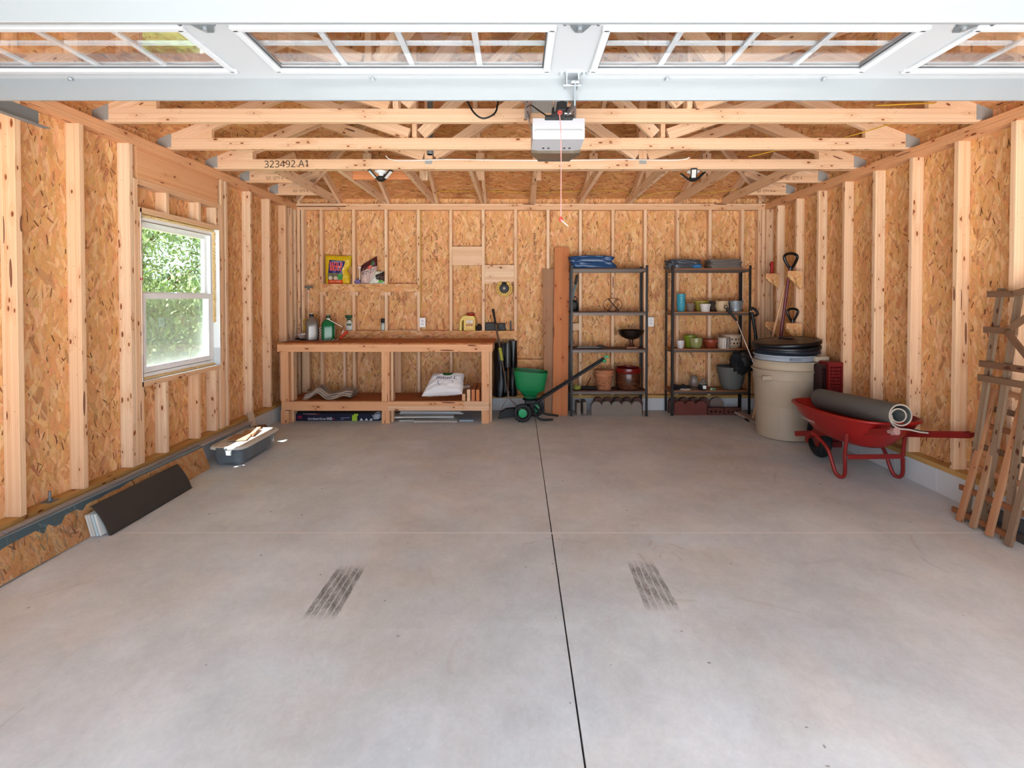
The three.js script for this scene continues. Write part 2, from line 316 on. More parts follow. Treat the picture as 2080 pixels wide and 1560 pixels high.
// left wall: studs on 16 inch centres, window between 3.67 and 4.635 m
const WZ0 = 3.67, WZ1 = 4.635, WY0 = 0.79, WY1 = 2.04;
{
  const w = wallLeft, s = (Z, y0 = SB, y1 = STOP, m, x0 = XL - SD, x1 = XL) => stud(w, eased(x0, x1, y0, y1, -Z - ST, -Z, 1), m);
  for (let k = -7; k <= 1; k++) s(2.758 + k * OC, SB, STOP, k === 0 ? lumber[1] : undefined);
  s(2.758 + 2 * OC, SB, STOP, lumber[2]);                                  // king stud left of the window
  s(WZ0 - 0.058, SB, 2.28, lumber[0]); s(WZ0 - 0.0195, SB, WY1 + ST, lumber[1]);   // jacks
  s(WZ1 + 0.0, SB, 2.28, lumber[0]); s(WZ1 + 0.0395, SB, STOP, lumber[1]); s(WZ1 + 0.105, SB, STOP, lumber[2]);
  s(5.18, SB, STOP, lumber[2]); s(5.575, SB, STOP, lumber[0]); s(5.965, SB, STOP, lumber[1]);
  s(6.12, SB, STOP); s(6.225, SB, STOP);
  part('header', box(XL - SD, XL - 0.006, 2.282, STOP, -WZ1, -WZ0 + 0.02), lumberWarm, w);
  part('header_plate', box(XL - SD, XL, 2.24, 2.28, -WZ1, -WZ0 + 0.02), lumber[1], w);
  part('head_plate', box(XL - SD, XL, WY1, WY1 + ST, -WZ1, -WZ0), lumber[1], w);
  part('rough_sill', box(XL - SD, XL, WY0 - ST, WY0, -WZ1, -WZ0), lumber[1], w);
  for (const Z of [3.94, 4.34, 4.59]) { s(Z, WY1 + ST, 2.24); s(Z - 0.03, SB, WY0 - ST); }
  const a = XL - SD - 0.012, b = XL - SD;
  for (let Z = -0.36; Z < 6.35; Z += 1.22) {
    const Z1 = Math.min(Z + 1.218, 6.35), cut = (y0, y1, za, zb) => { if (zb - za > 0.01) sheet(w, box(a, b, y0, y1, -zb, -za, 1)); };
    if (Z1 < WZ0 || Z > WZ1) cut(CURB, 2.72, Z, Z1);
    else { cut(CURB, WY0, Math.max(Z, WZ0), Math.min(Z1, WZ1)); cut(WY1, 2.72, Math.max(Z, WZ0), Math.min(Z1, WZ1)); cut(CURB, 2.72, Z, Math.min(Z1, WZ0)); cut(CURB, 2.72, Math.max(Z, WZ1), Z1); }
  }
  const o = a - 0.03;
  for (const [y0, y1, za, zb] of [[-0.1, 2.72, -0.46, WZ0 - 0.01], [-0.1, 2.72, WZ1 + 0.01, 6.46], [-0.1, WY0 - 0.01, WZ0 - 0.01, WZ1 + 0.01], [WY1 + 0.01, 2.72, WZ0 - 0.01, WZ1 + 0.01]]) part('siding', box(o, a - 0.001, y0, y1, -zb, -za), siding, w);  // outer boxes added to block light at the panel gaps
  // anchor bolt with washer in the sill plate
  part('anchor_bolt', [new THREE.CylinderGeometry(0.007, 0.007, 0.06, 10).translate(-2.81, SB + 0.03, -2.98), new THREE.CylinderGeometry(0.014, 0.014, 0.012, 6).translate(-2.81, SB + 0.012, -2.98), box(-2.84, -2.78, SB, SB + 0.005, -3.01, -2.95)], galvDark, w);
}
// right wall
{
  const w = wallRight;
  for (let k = -8; k < 8; k++) { const Z = 3.118 + k * OC; stud(w, eased(XR, XR + SD, SB, STOP, -Z - ST, -Z, 1), k === 1 ? lumber[1] : k % 2 ? lumber[2] : lumber[0]); }
  stud(w, eased(XR, XR + SD, SB, STOP, -6.225 - ST, -6.225, 1));
  for (let Z = -0.36; Z < 6.35; Z += 1.22) sheet(w, box(XR + SD, XR + SD + 0.012, CURB, 2.72, -Math.min(Z + 1.218, 6.35), -Z, 1));
  part('siding', box(XR + SD + 0.013, XR + SD + 0.042, -0.1, 2.72, -6.46, 0.46), siding, w);  // added behind the sheathing as a light block
}
// back wall
{
  const w = wallBack;
  for (let k = -3; k <= 10; k++) { const x = -1.2416 + k * OC; stud(w, eased(x - ST / 2, x + ST / 2, SB, STOP, -D - SD, -D, 1)); }
  for (const x of [XL, XL + 0.055, XR - ST, XR - 0.085]) stud(w, box(x, x + ST, SB, STOP, -D - SD, -D - (x > 0 ? 0 : 0.004), 1));
  stud(w, box(-2.20, -2.17, SB, 0.95, -D - SD, -D - 0.02, 1));
  for (let x = XL - SD; x < XR + SD; x += 1.22) sheet(w, box(x, Math.min(x + 1.218, XR + SD), CURB, 2.72, -D - SD - 0.012, -D - SD, 1));
  part('siding', box(XL - 0.2, XR + 0.2, -0.1, 2.72, -D - SD - 0.042, -D - SD - 0.013), siding, w);  // unseen backing that keeps light out of the seams
  // blocking between the studs
  part('blocking', box(-0.816, -0.446, 1.825, 2.056, -D - ST, -D - 0.002, 0), lumber[0], w);
  part('blocking', box(-0.41, -0.042, 1.594, 1.825, -D - ST, -D - 0.002, 0), lumber[2], w);
  part('blocking', box(-0.003, 0.366, 0.545, 0.637, -D - 0.014, -D - 0.001, 0), osbWall, w);
  part('blocking', box(0.64, 0.79, 1.007, 1.093, -D - ST, -D - 0.001, 0), lumber[0], w);
  // strand board ledges across the studs and the little shelves behind them
  const ledge = (x0, x1, y0, y1, n) => {
    const g = part('ledge', box(x0, x1, y0, y1, -D, -D + 0.012, 0), osbWall, w);
    for (let k = -3; k <= 10; k++) { const a = -1.2416 + (k - 1) * OC + ST / 2, b = a + OC - ST; if (a < x0 - 0.02 || b > x1 + 0.03) continue; part('ledge_shelf', box(a, b, y1 - 0.012, y1, -D - SD + 0.002, -D - 0.0005, 0), osbWall, g); if (n) for (const x of [a, b - 0.035]) part('cleat', box(x, x + 0.035, y0 - 0.045, y1 - 0.014, -D - 0.045, -D - 0.002, 1), lumber[0], g); }
  };
  ledge(-2.48, -1.225, 1.487, 1.588, true); ledge(-2.27, -0.003, 0.898, 1.0, false);
  // mill stamps on the strand board
  for (const [x, y] of [[-2.26, 2.05], [-1.05, 2.05], [0.2, 2.06], [1.4, 2.05], [1.9, 1.6]]) {
    ink(w, 'mill_stamp', 'APA  RATED  507', 0.62, 0.06, [x + 0.02, y, -D - SD + 0.002], [0, 0, -Math.PI / 2], 'rgba(60,32,12,0.95)', 'sans-serif');
    ink(w, 'mill_stamp', '7/16  24/16  EXP 1', 0.5, 0.028, [x - 0.04, y - 0.5, -D - SD + 0.002], [0, 0, -Math.PI / 2], 'rgba(60,32,12,0.8)', 'sans-serif');
  }
}
// front wall around the door opening (behind the camera)
{
  const w = wallFront, z0 = FRONT, z1 = FRONT + 0.12, a = CX - 2.44, b = CX + 2.44, H = 2.16;
  part('pier', box(XL - 0.14, a, -0.1, 2.72, z0, z1), osbWall, w); part('pier', box(b, XR + 0.14, -0.1, 2.72, z0, z1), osbWall, w);
  part('header', box(a, b, H, 2.72, z0, z1), osbWall, w);
  const gable = plate([[XL - 0.14, 2.65], [XR + 0.14, 2.65], [0.1675, 3.9]], 0.02); part('gable_panel', gable.translate(0, 0, z0 + 0.05), osbWall, w);
  for (const [x0, x1] of [[a - 0.02, a + 0.02], [b - 0.02, b + 0.02]]) part('door_jamb', box(x0, x1, -0.05, H, z0 - 0.01, z1 + 0.01), white, w);
}
// ---------------------------------------------------------------- roof
const P = 5 / 12, RY = 2.706, RX = 0.1675, HALF = 2.9325, OVER = 0.585;
const roofY = (x, Z) => RY + P * Math.min(x - XL, XR - x, D - Z);
{
  const roof = struct('ceiling', 'underside of the strand board roof deck');
  const apexZ = D - HALF, backZ = D + OVER, xl = XL - OVER, xr = XR + OVER, fz = -0.95;
  const planes = [
    { poly: [[xl, fz], [RX, fz], [RX, apexZ], [xl, backZ]], y: (x) => RY + P * (x - XL), along: 1 },
    { poly: [[RX, fz], [xr, fz], [xr, backZ], [RX, apexZ]], y: (x) => RY + P * (XR - x), along: 1 },
    { poly: [[xl, backZ], [RX, apexZ], [xr, backZ]], y: (x, Z) => RY + P * (D - Z), along: 0 },
  ];
  const clip = (poly, k, v, keepBelow) => { const out = []; for (let i = 0; i < poly.length; i++) { const A = poly[i], B = poly[(i + 1) % poly.length], ia = keepBelow ? A[k] <= v : A[k] >= v, ib = keepBelow ? B[k] <= v : B[k] >= v; if (ia) out.push(A); if (ia !== ib) { const t = (v - A[k]) / (B[k] - A[k]); out.push([A[0] + (B[0] - A[0]) * t, A[1] + (B[1] - A[1]) * t]); } } return out; };
  const slabOf = (poly, yf, off, thick, along) => {
    const n = poly.length, pos = [], uv = [], idx = [], ou = rnd() * 2, ov = rnd() * 2;
    for (const dy of [off, off + thick]) for (const [x, Z] of poly) { pos.push(x, yf(x, Z) + dy, -Z); uv.push((along ? x : Z) * 1.08 + ou, (along ? Z : x) + ov); }
    for (let i = 1; i < n - 1; i++) { idx.push(0, i, i + 1); idx.push(n, n + i + 1, n + i); }
    for (let i = 0; i < n; i++) { const j = (i + 1) % n; idx.push(i, n + i, j, j, n + i, n + j); }
    const g = new THREE.BufferGeometry(); g.setAttribute('position', new THREE.Float32BufferAttribute(pos, 3)); g.setAttribute('uv', new THREE.Float32BufferAttribute(uv, 2)); g.setIndex(idx);
    const r = g.toNonIndexed(); r.computeVertexNormals(); return r;
  };
  const shingle = std(0x4a4a4c, 0.9);
  for (const p of planes) {
    const A = p.along ? [-1, 7, 2.44] : [-4, 4, 2.44], B = p.along ? [-4, 4, 1.126] : [3, 7, 1.126];   // long side of the sheets across the rafters
    for (let a = A[0], r = 0; a < A[1]; a += A[2]) for (let b = B[0] + 0.1; b < B[1]; b += B[2], r++) {
      const sh = (Math.round((b - B[0]) / B[2]) % 2) * 1.22, ka = p.along ? 1 : 0, kb = p.along ? 0 : 1;
      let q = clip(p.poly, ka, a + sh - 1.22 + 0.0015, false); q = q.length > 2 ? clip(q, ka, a + sh + 1.22 - 0.0015, true) : q;
      q = q.length > 2 ? clip(q, kb, b + 0.0015, false) : q; q = q.length > 2 ? clip(q, kb, b + B[2] - 0.0015, true) : q;
      if (q.length > 2) part('roof_panel', slabOf(q, p.y, 0, 0.012, p.along), osbRoof, roof);
    }
    part('light_stop_roofing', slabOf(p.poly, p.y, 0.014, 0.02, 0), shingle, roof);  // unseen layer added above the deck to block light at sheet gaps
  }
  const fascia = (x0, x1, z0, z1) => part('fascia', box(x0, x1, RY - P * OVER - 0.13, RY - P * OVER + 0.02, z0, z1), white, roof);
  fascia(xl - 0.02, xl, -backZ, -fz); fascia(xr, xr + 0.02, -backZ, -fz); fascia(xl, xr, -backZ - 0.02, -backZ);
  const sy = RY - P * OVER - 0.11;
  part('soffit', box(xl, XL - 0.13, sy, sy + 0.012, -backZ, -fz), white, roof); part('soffit', box(XR + 0.13, xr, sy, sy + 0.012, -backZ, -fz), white, roof); part('soffit', box(XL - 0.13, XR + 0.13, sy, sy + 0.012, -backZ, -D - 0.13), white, roof);
}
// trusses
const gussetCanvas = canvas(256, 256, (c) => { c.fillStyle = rgb(168, 168, 164); c.fillRect(0, 0, 256, 256); for (let y = 0; y < 16; y++) for (let x = 0; x < 16; x++) { c.fillStyle = rgb(96, 84, 74); c.fillRect(x * 16 + 3, y * 16 + 3, 5, 10); c.fillStyle = rgb(214, 212, 206); c.fillRect(x * 16 + 9, y * 16 + 3, 2, 10); } });
const gusset = new THREE.MeshStandardMaterial({ map: texture(gussetCanvas, 0.13, 0.13), roughness: 0.6, metalness: 0.2 });
function gussetPlate(o, x, y, Z, w, h) { part('gusset_plate', box(x - w / 2, x + w / 2, y - h / 2, y + h / 2, -Z, -Z + 0.0022, 1), gusset, o); }
const T0 = 3.371;
function truss(Z, label, ply = 1) {
  const o = thing('roof_truss', label, 'truss', [0, 0, -Z]), t = ST * ply, d = D - Z, c = 0.0445;
  const m = ply > 1 ? lumber[0] : pick([lumber[0], lumber[2]]);
  const mk = (name, a, b, h = SD, mat = L3()) => part(name, beam(V(a[0], a[1], -t / 2), V(b[0], b[1], -t / 2), t - { bottom_chord: 0, top_chord: 0.0016, web: 0.003, heel_block: 0.0046 }[name], h, V(0, 1, 0)), mat, o);
  mk('bottom_chord', [XL - 0.105, PLATE + c], [XR + 0.105, PLATE + c], SD, m);
  const cos = Math.cos(Math.atan(P)), top = (x) => RY + P * Math.min(x - XL, XR - x) - 0.048 / cos, e = Math.min(d, HALF - 0.02);
  mk('top_chord', [XL - 0.5, top(XL - 0.5)], [XL + e, top(XL + e)]); mk('top_chord', [XR + 0.5, top(XR + 0.5)], [XR - e, top(XR - e)]);
  if (e < HALF - 0.1) mk('top_chord', [XL + e, top(XL + e) - 0.005], [XR - e, top(XR - e) - 0.005]);
  const q = 0.98, yb = PLATE + SD, hi = (x) => Math.min(top(x), top(XL + e)) - 0.04;
  for (const s of [-1, 1]) {
    const x = RX + s * q;
    mk('web', [x, yb], [x, hi(x)]); mk('web', [x - s * 0.05, yb + 0.03], [RX + s * 0.05, hi(RX + s * 0.05)]); mk('web', [x + s * 0.05, yb + 0.03], [RX + s * 1.95, hi(RX + s * 1.95)]);
    mk('heel_block', [s < 0 ? XL - 0.06 : XR + 0.06, yb + 0.0385], [s < 0 ? XL + 0.34 : XR - 0.34, yb + 0.0385], 0.075);
    if (ply > 1) gussetPlate(o, x, PLATE + 0.1, 0, 0.065, 0.11); gussetPlate(o, s < 0 ? XL - 0.05 : XR + 0.05, PLATE + 0.09, 0, 0.14, 0.15);
  }
  if (Math.abs(Z - T0) < 0.01) gussetPlate(o, 0.165, PLATE + 0.12, 0, 0.15, 0.12);
  return o;
}
for (const [k, label] of [[-5, 'roof truss above the garage door nearest the opening'], [-4, 'second roof truss over the raised garage door'], [-3, 'third roof truss over the raised garage door'], [-2, 'roof truss seen through the door windows, fourth from the opening'], [-1, 'roof truss just in front of the raised door edge'], [0, 'front roof truss carrying the opener brackets, nearest below the door'], [1, 'middle roof truss with plain bottom chord behind the opener']]) truss(T0 + k * 0.6096, label);
const girder = truss(T0 + 2 * 0.6096, 'thick girder truss with handwritten number and white cable', 2);
ink(girder, 'written_number', '323492 A1', 0.5, 0.11, [-2.11, PLATE + 0.046, 0.003], [0, 0, 0.02], '#3c2a1c', 'sans-serif');
// jack trusses of the hip end
const GZ = T0 + 2 * 0.6096 + 0.08, JX = [-2.27, -1.66, -1.05, -0.44, 0.17, 0.78, 1.39, 2.0, 2.61];
const ord = ['first', 'second', 'third', 'fourth', 'fifth', 'sixth', 'seventh', 'eighth', 'ninth'];
JX.forEach((x, i) => {
  const o = thing('jack_truss', `${ord[i]} hip jack truss from the left, resting on back wall plate`, 'truss', [x, 0, -D], 0, 'hip jack trusses over the back wall');
  const e = Math.min(D - GZ, x - XL - 0.03, XR - x - 0.03), cos = Math.cos(Math.atan(P)), ry = (d) => RY - 0.048 / cos + P * d, c = 0.0445;
  part('bottom_chord', beam(V(0, PLATE + c, -0.08), V(0, PLATE + c, D - GZ), ST, SD), L3(), o);
  part('rafter', beam(V(0.04, ry(-0.5), -0.5), V(0.04, ry(e), e), ST, SD), L3(), o);
  if (e > 0.9) part('web', beam(V(0.04, PLATE + SD, 0.85), V(0.04, ry(0.85) - 0.04, 0.85), ST, SD, V(1, 0, 0)), L3(), o);
  part('heel_post', box(-0.019, 0.019, PLATE + SD, ry(0.05), -0.06, 0.03, 1), L3(), o);
  part('gusset_plate', box(0.0195, 0.0215, PLATE + 0.01, PLATE + 0.16, -0.06, 0.05, 1), gusset, o);
});
for (const s of [-1, 1]) for (const [n, Z] of [['nearer', 5.12], ['farther', 5.73]]) {
  const x0 = s < 0 ? XL - 0.1 : XR + 0.1, x1 = s < 0 ? -2.30 : 2.64, o = thing('side_jack', `short stamped side jack over the ${s < 0 ? 'window' : 'right'} wall, ${n} of two`, 'truss', [0, 0, -Z], 0, 'stamped side jacks'), c = 0.0445;
  part('bottom_chord', beam(V(x0, PLATE + c, -0.019), V(x1, PLATE + c, -0.019), ST, SD), lumber[1], o);
  part('heel_block', beam(V(s < 0 ? XL - 0.06 : XR + 0.06, PLATE + SD + 0.03, -0.019), V(s < 0 ? XL + 0.28 : XR - 0.28, PLATE + SD + 0.03, -0.019), ST - 0.003, 0.058), lumber[2], o);
  const dm = Math.min(D - Z, 0.5), cos = Math.cos(Math.atan(P)), ry = (d) => RY - 0.048 / cos + P * d;
  part('rafter', beam(V(s < 0 ? XL - 0.5 : XR + 0.5, ry(-0.5), -0.019), V(s < 0 ? XL + dm : XR - dm, ry(dm), -0.019), ST - 0.0015, SD), L3(), o);
  gussetPlate(o, s < 0 ? XL - 0.02 : XR + 0.02, PLATE + 0.09, 0, 0.1, 0.15);
  ink(o, 'stamp', 'SJ2  QTY 4', 0.26, 0.05, [s < 0 ? -2.48 : 2.82, PLATE + 0.045, 0.002], [0, 0, 0], '#6a3a1c', 'sans-serif');
}
for (const s of [-1, 1]) {
  const o = thing('hip_rafter', `sloping hip rafter running to the back ${s < 0 ? 'left' : 'right'} corner`, 'rafter');
  const x0 = s < 0 ? XL + 0.03 : XR - 0.03, e = D - GZ - 0.02, x1 = s < 0 ? XL + e : XR - e;
  part('rafter', beam(V(x0, RY - 0.06 + P * 0.03, -D + 0.03), V(x1, RY - 0.06 + P * e, -GZ), ST, 0.1), L3(), o);
}
solo('corner_post_block', box(XL + 0.01, XL + 0.045, PLATE + 0.005, PLATE + 0.075, -D - 0.05, -D - 0.005, 1), lumber[0], 'little upright block on plate in back left corner', 'block');
solo('corner_post_block', box(XR - 0.075, XR - 0.035, PLATE + 0.005, PLATE + 0.075, -D - 0.05, -D - 0.005, 1), lumber[0], 'little upright block on plate in back right corner', 'block');
// ---------------------------------------------------------------- garage door, raised on its tracks
{
  const d = struct('door_1', 'raised white sectional garage door with windowed top section');
  const y0 = 2.322, W = 4.90, xa = CX - W / 2, xb = CX + W / 2, SEC = 0.533, Z1 = 2.175, TH = 0.035;
  const s0 = Z1 - SEC;                                                      // the top section lies between s0 and Z1
  // windowed section: rails, stiles and four glazed frames
  const rail = (Za, Zb) => part('rail', box(xa, xb, y0, y0 + TH, -Zb, -Za, 0), whiteDoor, d);
  rail(s0 + 0.002, s0 + 0.055); rail(Z1 - 0.155, Z1);
  const pitch = 1.257, wid = 1.075;
  const cs = [-1.5, -0.5, 0.5, 1.5].map((k) => CX + k * pitch);
  const za = s0 + 0.055, zb = Z1 - 0.155;
  const edges = [xa, ...cs.flatMap((c) => [c - wid / 2, c + wid / 2]), xb];
  for (let i = 0; i < edges.length; i += 2) part('stile', box(edges[i], edges[i + 1], y0, y0 + TH, -zb, -za, 2), whiteDoor, d);
  const frameWhite = std(0xb9bbbd, 0.4);
  for (const c of cs) {
    const f = new THREE.Group(); f.name = 'window_frame'; d.add(f);
    const a = c - wid / 2, b = c + wid / 2, t = 0.028, yb = y0 - 0.008;
    part('frame', [rbox(wid + 0.03, 0.03, t, 0.006, c, yb + 0.012, -za - t / 2 + 0.01), rbox(wid + 0.03, 0.03, t, 0.006, c, yb + 0.012, -zb + t / 2 - 0.01), rbox(t, 0.03, zb - za, 0.006, a + t / 2 - 0.012, yb + 0.012, -(za + zb) / 2), rbox(t, 0.03, zb - za, 0.006, b - t / 2 + 0.012, yb + 0.012, -(za + zb) / 2)], frameWhite, f);
    part('gasket', [box(a, b, y0 + 0.001, y0 + 0.006, -za - 0.022, -za - 0.017), box(a, b, y0 + 0.001, y0 + 0.006, -zb + 0.017, -zb + 0.022), box(a + 0.015, a + 0.02, y0 + 0.001, y0 + 0.006, -zb, -za), box(b - 0.02, b - 0.015, y0 + 0.001, y0 + 0.006, -zb, -za)], std(0x44474a, 0.7), f);
    part('pane', box(a, b, y0 + 0.008, y0 + 0.011, -zb, -za), glass, f);
    for (let k = 1; k < 4; k++) part('muntin', box(a + (b - a) * k / 4 - 0.011, a + (b - a) * k / 4 + 0.011, y0 + 0.013, y0 + 0.022, -zb, -za), frameWhite, f);
    part('muntin', box(a, b, y0 + 0.0235, y0 + 0.032, -(za + zb) / 2 - 0.011, -(za + zb) / 2 + 0.011), frameWhite, f);
    const sc = []; for (let k = 0; k < 5; k++) for (const z of [-za + 0.02, -zb - 0.02]) sc.push(new THREE.SphereGeometry(0.004, 8, 6).scale(1, 0.5, 1).translate(a + (b - a) * (k + 0.5) / 5, y0 - 0.001, z));
    part('screw', sc, galv, f);
  }
  // the lower sections, overhead and behind the camera
  for (let k = 1; k < 4; k++) part('section', box(xa, xb, y0, y0 + TH, -(Z1 - k * SEC - 0.004), -(Z1 - (k + 1) * SEC), 0), whiteDoor, d);
  // hat-shaped struts
  const strut = (Zf) => {
    const h = 0.088;
    const g = plate([[0, 0], [0, -h + 0.003], [0.003, -h], [0.014, -h], [0.014, -h + 0.006], [0.011, -h + 0.006], [0.011, -h + 0.003], [0.004, -h + 0.003], [0.003, -h + 0.004], [0.003, -0.003], [0.035, -0.003], [0.035, 0]], W - 0.02);
    g.rotateY(-Math.PI / 2); g.rotateY(Math.PI); g.translate(xa + 0.01, y0, -Zf); return g;
  };
  const strutSteel = std(0x8f9395, 0.4, 0.3);
  part('strut', strut(Z1 - 0.083), strutSteel, d); part('strut', strut(s0 - 0.136), strutSteel, d);
  const bolts = []; for (const x of [-1.85, -0.6, 0.62, 1.27, 2.4]) for (const z of [Z1 - 0.095, s0 - 0.15]) bolts.push(new THREE.CylinderGeometry(0.008, 0.008, 0.01, 6).translate(x, y0 - 0.008, -z));
  part('bolt', bolts, galv, d);
  // hinges on the section joint
  for (const x of [-2.2, -1.05, CX, 1.50, 2.6]) {
    const h = new THREE.Group(); h.name = 'hinge'; h.position.set(x, y0, -s0); d.add(h);
    part('leaf', plate([[-0.045, 0], [0.045, 0], [0.03, 0.04], [0.012, 0.075], [-0.012, 0.075], [-0.03, 0.04]], 0.004, 0.001).rotateX(-Math.PI / 2).translate(0, -0.006, -0.005), galvDark, h);
    part('knuckle', [bar(V(-0.055, -0.012, -0.004), V(0.055, -0.012, -0.004), 0.008), new THREE.CylinderGeometry(0.012, 0.012, 0.008, 6).rotateZ(Math.PI / 2).translate(-0.055, -0.012, -0.004), new THREE.CylinderGeometry(0.012, 0.012, 0.008, 6).rotateZ(Math.PI / 2).translate(0.055, -0.012, -0.004)], galvDark, h);
    part('bolt', new THREE.CylinderGeometry(0.009, 0.009, 0.01, 6).translate(0, -0.012, -0.05), galv, h);
  }
  // bracket that the opener arm pulls on
  const b = new THREE.Group(); b.name = 'operator_bracket'; b.position.set(CX + 0.015, y0, -Z1 + 0.09); d.add(b);
  part('bracket_plate', [box(-0.03, 0.03, -0.006, 0, -0.05, 0.06), box(-0.026, -0.022, -0.05, 0, -0.02, 0.04), box(0.022, 0.026, -0.05, 0, -0.02, 0.04)], galv, b);
  part('pin', [bar(V(-0.036, -0.04, 0.02), V(0.036, -0.04, 0.02), 0.006), ...[-0.045, 0.045].flatMap((x) => [new THREE.CylinderGeometry(0.011, 0.011, 0.012, 6).translate(x, -0.005, 0.045)])], galv, b);
}
// horizontal tracks with their angle
for (const s of [-1, 1]) {
  const o = thing('door_track', s < 0 ? 'grey steel door track end hanging by the left wall' : 'grey steel door track along the right side of the door', 'track', [CX + s * 2.50, 0, 0]);
  const ze = s < 0 ? -2.4 : -2.35;
  part('angle_bar', [box(-0.002, 0.002, 2.228, 2.30, ze, 0.3), box(s < 0 ? -0.002 : -0.03, s < 0 ? 0.03 : 0.002, 2.228, 2.232, ze - 0.03, 0.3), box(s < 0 ? -0.03 : 0, s < 0 ? 0 : 0.03, 2.297, 2.301, ze, 0.3)], galvDark, o);
  part('hanger', box(-0.02, 0.02, 2.30, 2.62, -1.2, -1.17), galv, o);
}
// ---------------------------------------------------------------- window in the left wall
{
  const w = struct('window_1', 'white vinyl double-hung window looking out on trees');
  const xo = XL - SD - 0.03, xi = XL - 0.045, za = WZ0 + 0.02, zb = WZ1 - 0.02, ya = WY0 + 0.02, yb = WY1 - 0.02;
  const ring = (x0, x1, y0, y1, z0, z1, t) => [box(x0, x1, y0, y0 + t, -z1, -z0), box(x0, x1, y1 - t, y1, -z1, -z0), box(x0, x1, y0 + t, y1 - t, -z0 - t, -z0), box(x0, x1, y0 + t, y1 - t, -z1, -z1 + t)];
  part('frame', [...ring(xo, xi, ya, yb, za, zb, 0.035), ...ring(xo, xi + 0.0, ya + 0.03, yb - 0.03, za + 0.03, zb - 0.03, 0.012)], vinyl, w);
  const mid = 1.425;
  const up = part('upper_sash', ring(xo + 0.01, xo + 0.042, mid - 0.01, yb - 0.035, za + 0.035, zb - 0.035, 0.042), vinyl, w);
  part('pane', box(xo + 0.024, xo + 0.028, mid + 0.03, yb - 0.075, -zb + 0.07, -za - 0.07), glass, up);
  const low = part('lower_sash', ring(xo + 0.045, xo + 0.078, ya + 0.035, mid + 0.022, za + 0.035, zb - 0.035, 0.044), vinyl, w);
  part('pane', box(xo + 0.06, xo + 0.064, ya + 0.075, mid - 0.018, -zb + 0.075, -za - 0.075), glass, low);
  part('sash_lock', [rbox(0.03, 0.014, 0.06, 0.005, xo + 0.06, mid + 0.028, -(za + zb) / 2)], vinyl, w);
  const screen = new THREE.MeshStandardMaterial({ color: 0xaab0a8, roughness: 0.9, transparent: true, opacity: 0.34 });
  part('insect_screen', box(xo + 0.001, xo + 0.0015, ya + 0.03, mid, -zb + 0.03, -za - 0.03), screen, w);
  for (const y of [1.62, 1.74, 1.845]) part('wire', bar(V(xo + 0.03, y, -zb + 0.07), V(xo + 0.03, y, -za - 0.07), 0.0022, 0.0022, 6), white, w);
  // house wrap folded into the opening, foam in the gaps, tape
  const wrap = std(0xeceef0, 0.75), foam = std(0xe2c48c, 0.9);
  part('house_wrap', [box(XL - SD, XL + 0.003, WY0, WY1, -WZ1, -WZ1 + 0.003), box(XL - SD, XL + 0.003, WY0, WY1, -WZ0 - 0.003, -WZ0), box(XL - SD, XL + 0.004, WY0, WY0 + 0.004, -WZ1, -WZ0)], wrap, w);
  const blob = (pts, r, n) => { const out = []; for (let i = 0; i < n; i++) { const t = (i + rnd() * 0.5) / n, p = pts[0].clone().lerp(pts[1], t); const q = lump(r * rr(1.4, 2.2), r * rr(0.8, 1.3), r * rr(1.4, 2.4), 0.9, 0.3, 1.5, i * 3.1, 10, 8); out.push(q.translate(p.x, p.y, p.z)); } return out; };
  const xf = XL - 0.048;
  part('foam_bead', blob([V(xf, WY0 + 0.012, -za), V(xf, WY0 + 0.012, -zb)], 0.022, 70), foam, w);
  part('foam_bead', blob([V(xf, WY1 - 0.012, -za), V(xf, WY1 - 0.012, -zb)], 0.02, 70), foam, w);
  part('foam_bead', blob([V(xf, WY0 + 0.4, -WZ1 + 0.013), V(xf, WY1 - 0.02, -WZ1 + 0.013)], 0.02, 90), foam, w);
  part('tape', [box(XL - SD + 0.02, XL + 0.0035, WY0, WY0 + 0.16, -WZ1 + 0.0031, -WZ1 + 0.0045)], std(0xc9ccd0, 0.5), w);
  part('tape', [box(XL - 0.05, XL + 0.0045, WY0, WY0 + 0.2, -WZ0 - 0.0046, -WZ0 - 0.0031), box(XL - 0.02, XL + 0.0045, WY1 - 0.09, WY1, -WZ0 - 0.0046, -WZ0 - 0.0031), box(XL - 0.02, XL + 0.0045, WY1 - 0.3, WY1 - 0.19, -WZ0 - 0.0046, -WZ0 - 0.0031)], std(0x1c2a3a, 0.6), w);
  ink(w, 'wrap_print', 'AD', 0.05, 0.035, [XL + 0.0036, 1.55, -WZ0 - 0.0015], [0, Math.PI / 2, 0], '#c02020', 'sans-serif', 'bold');
}
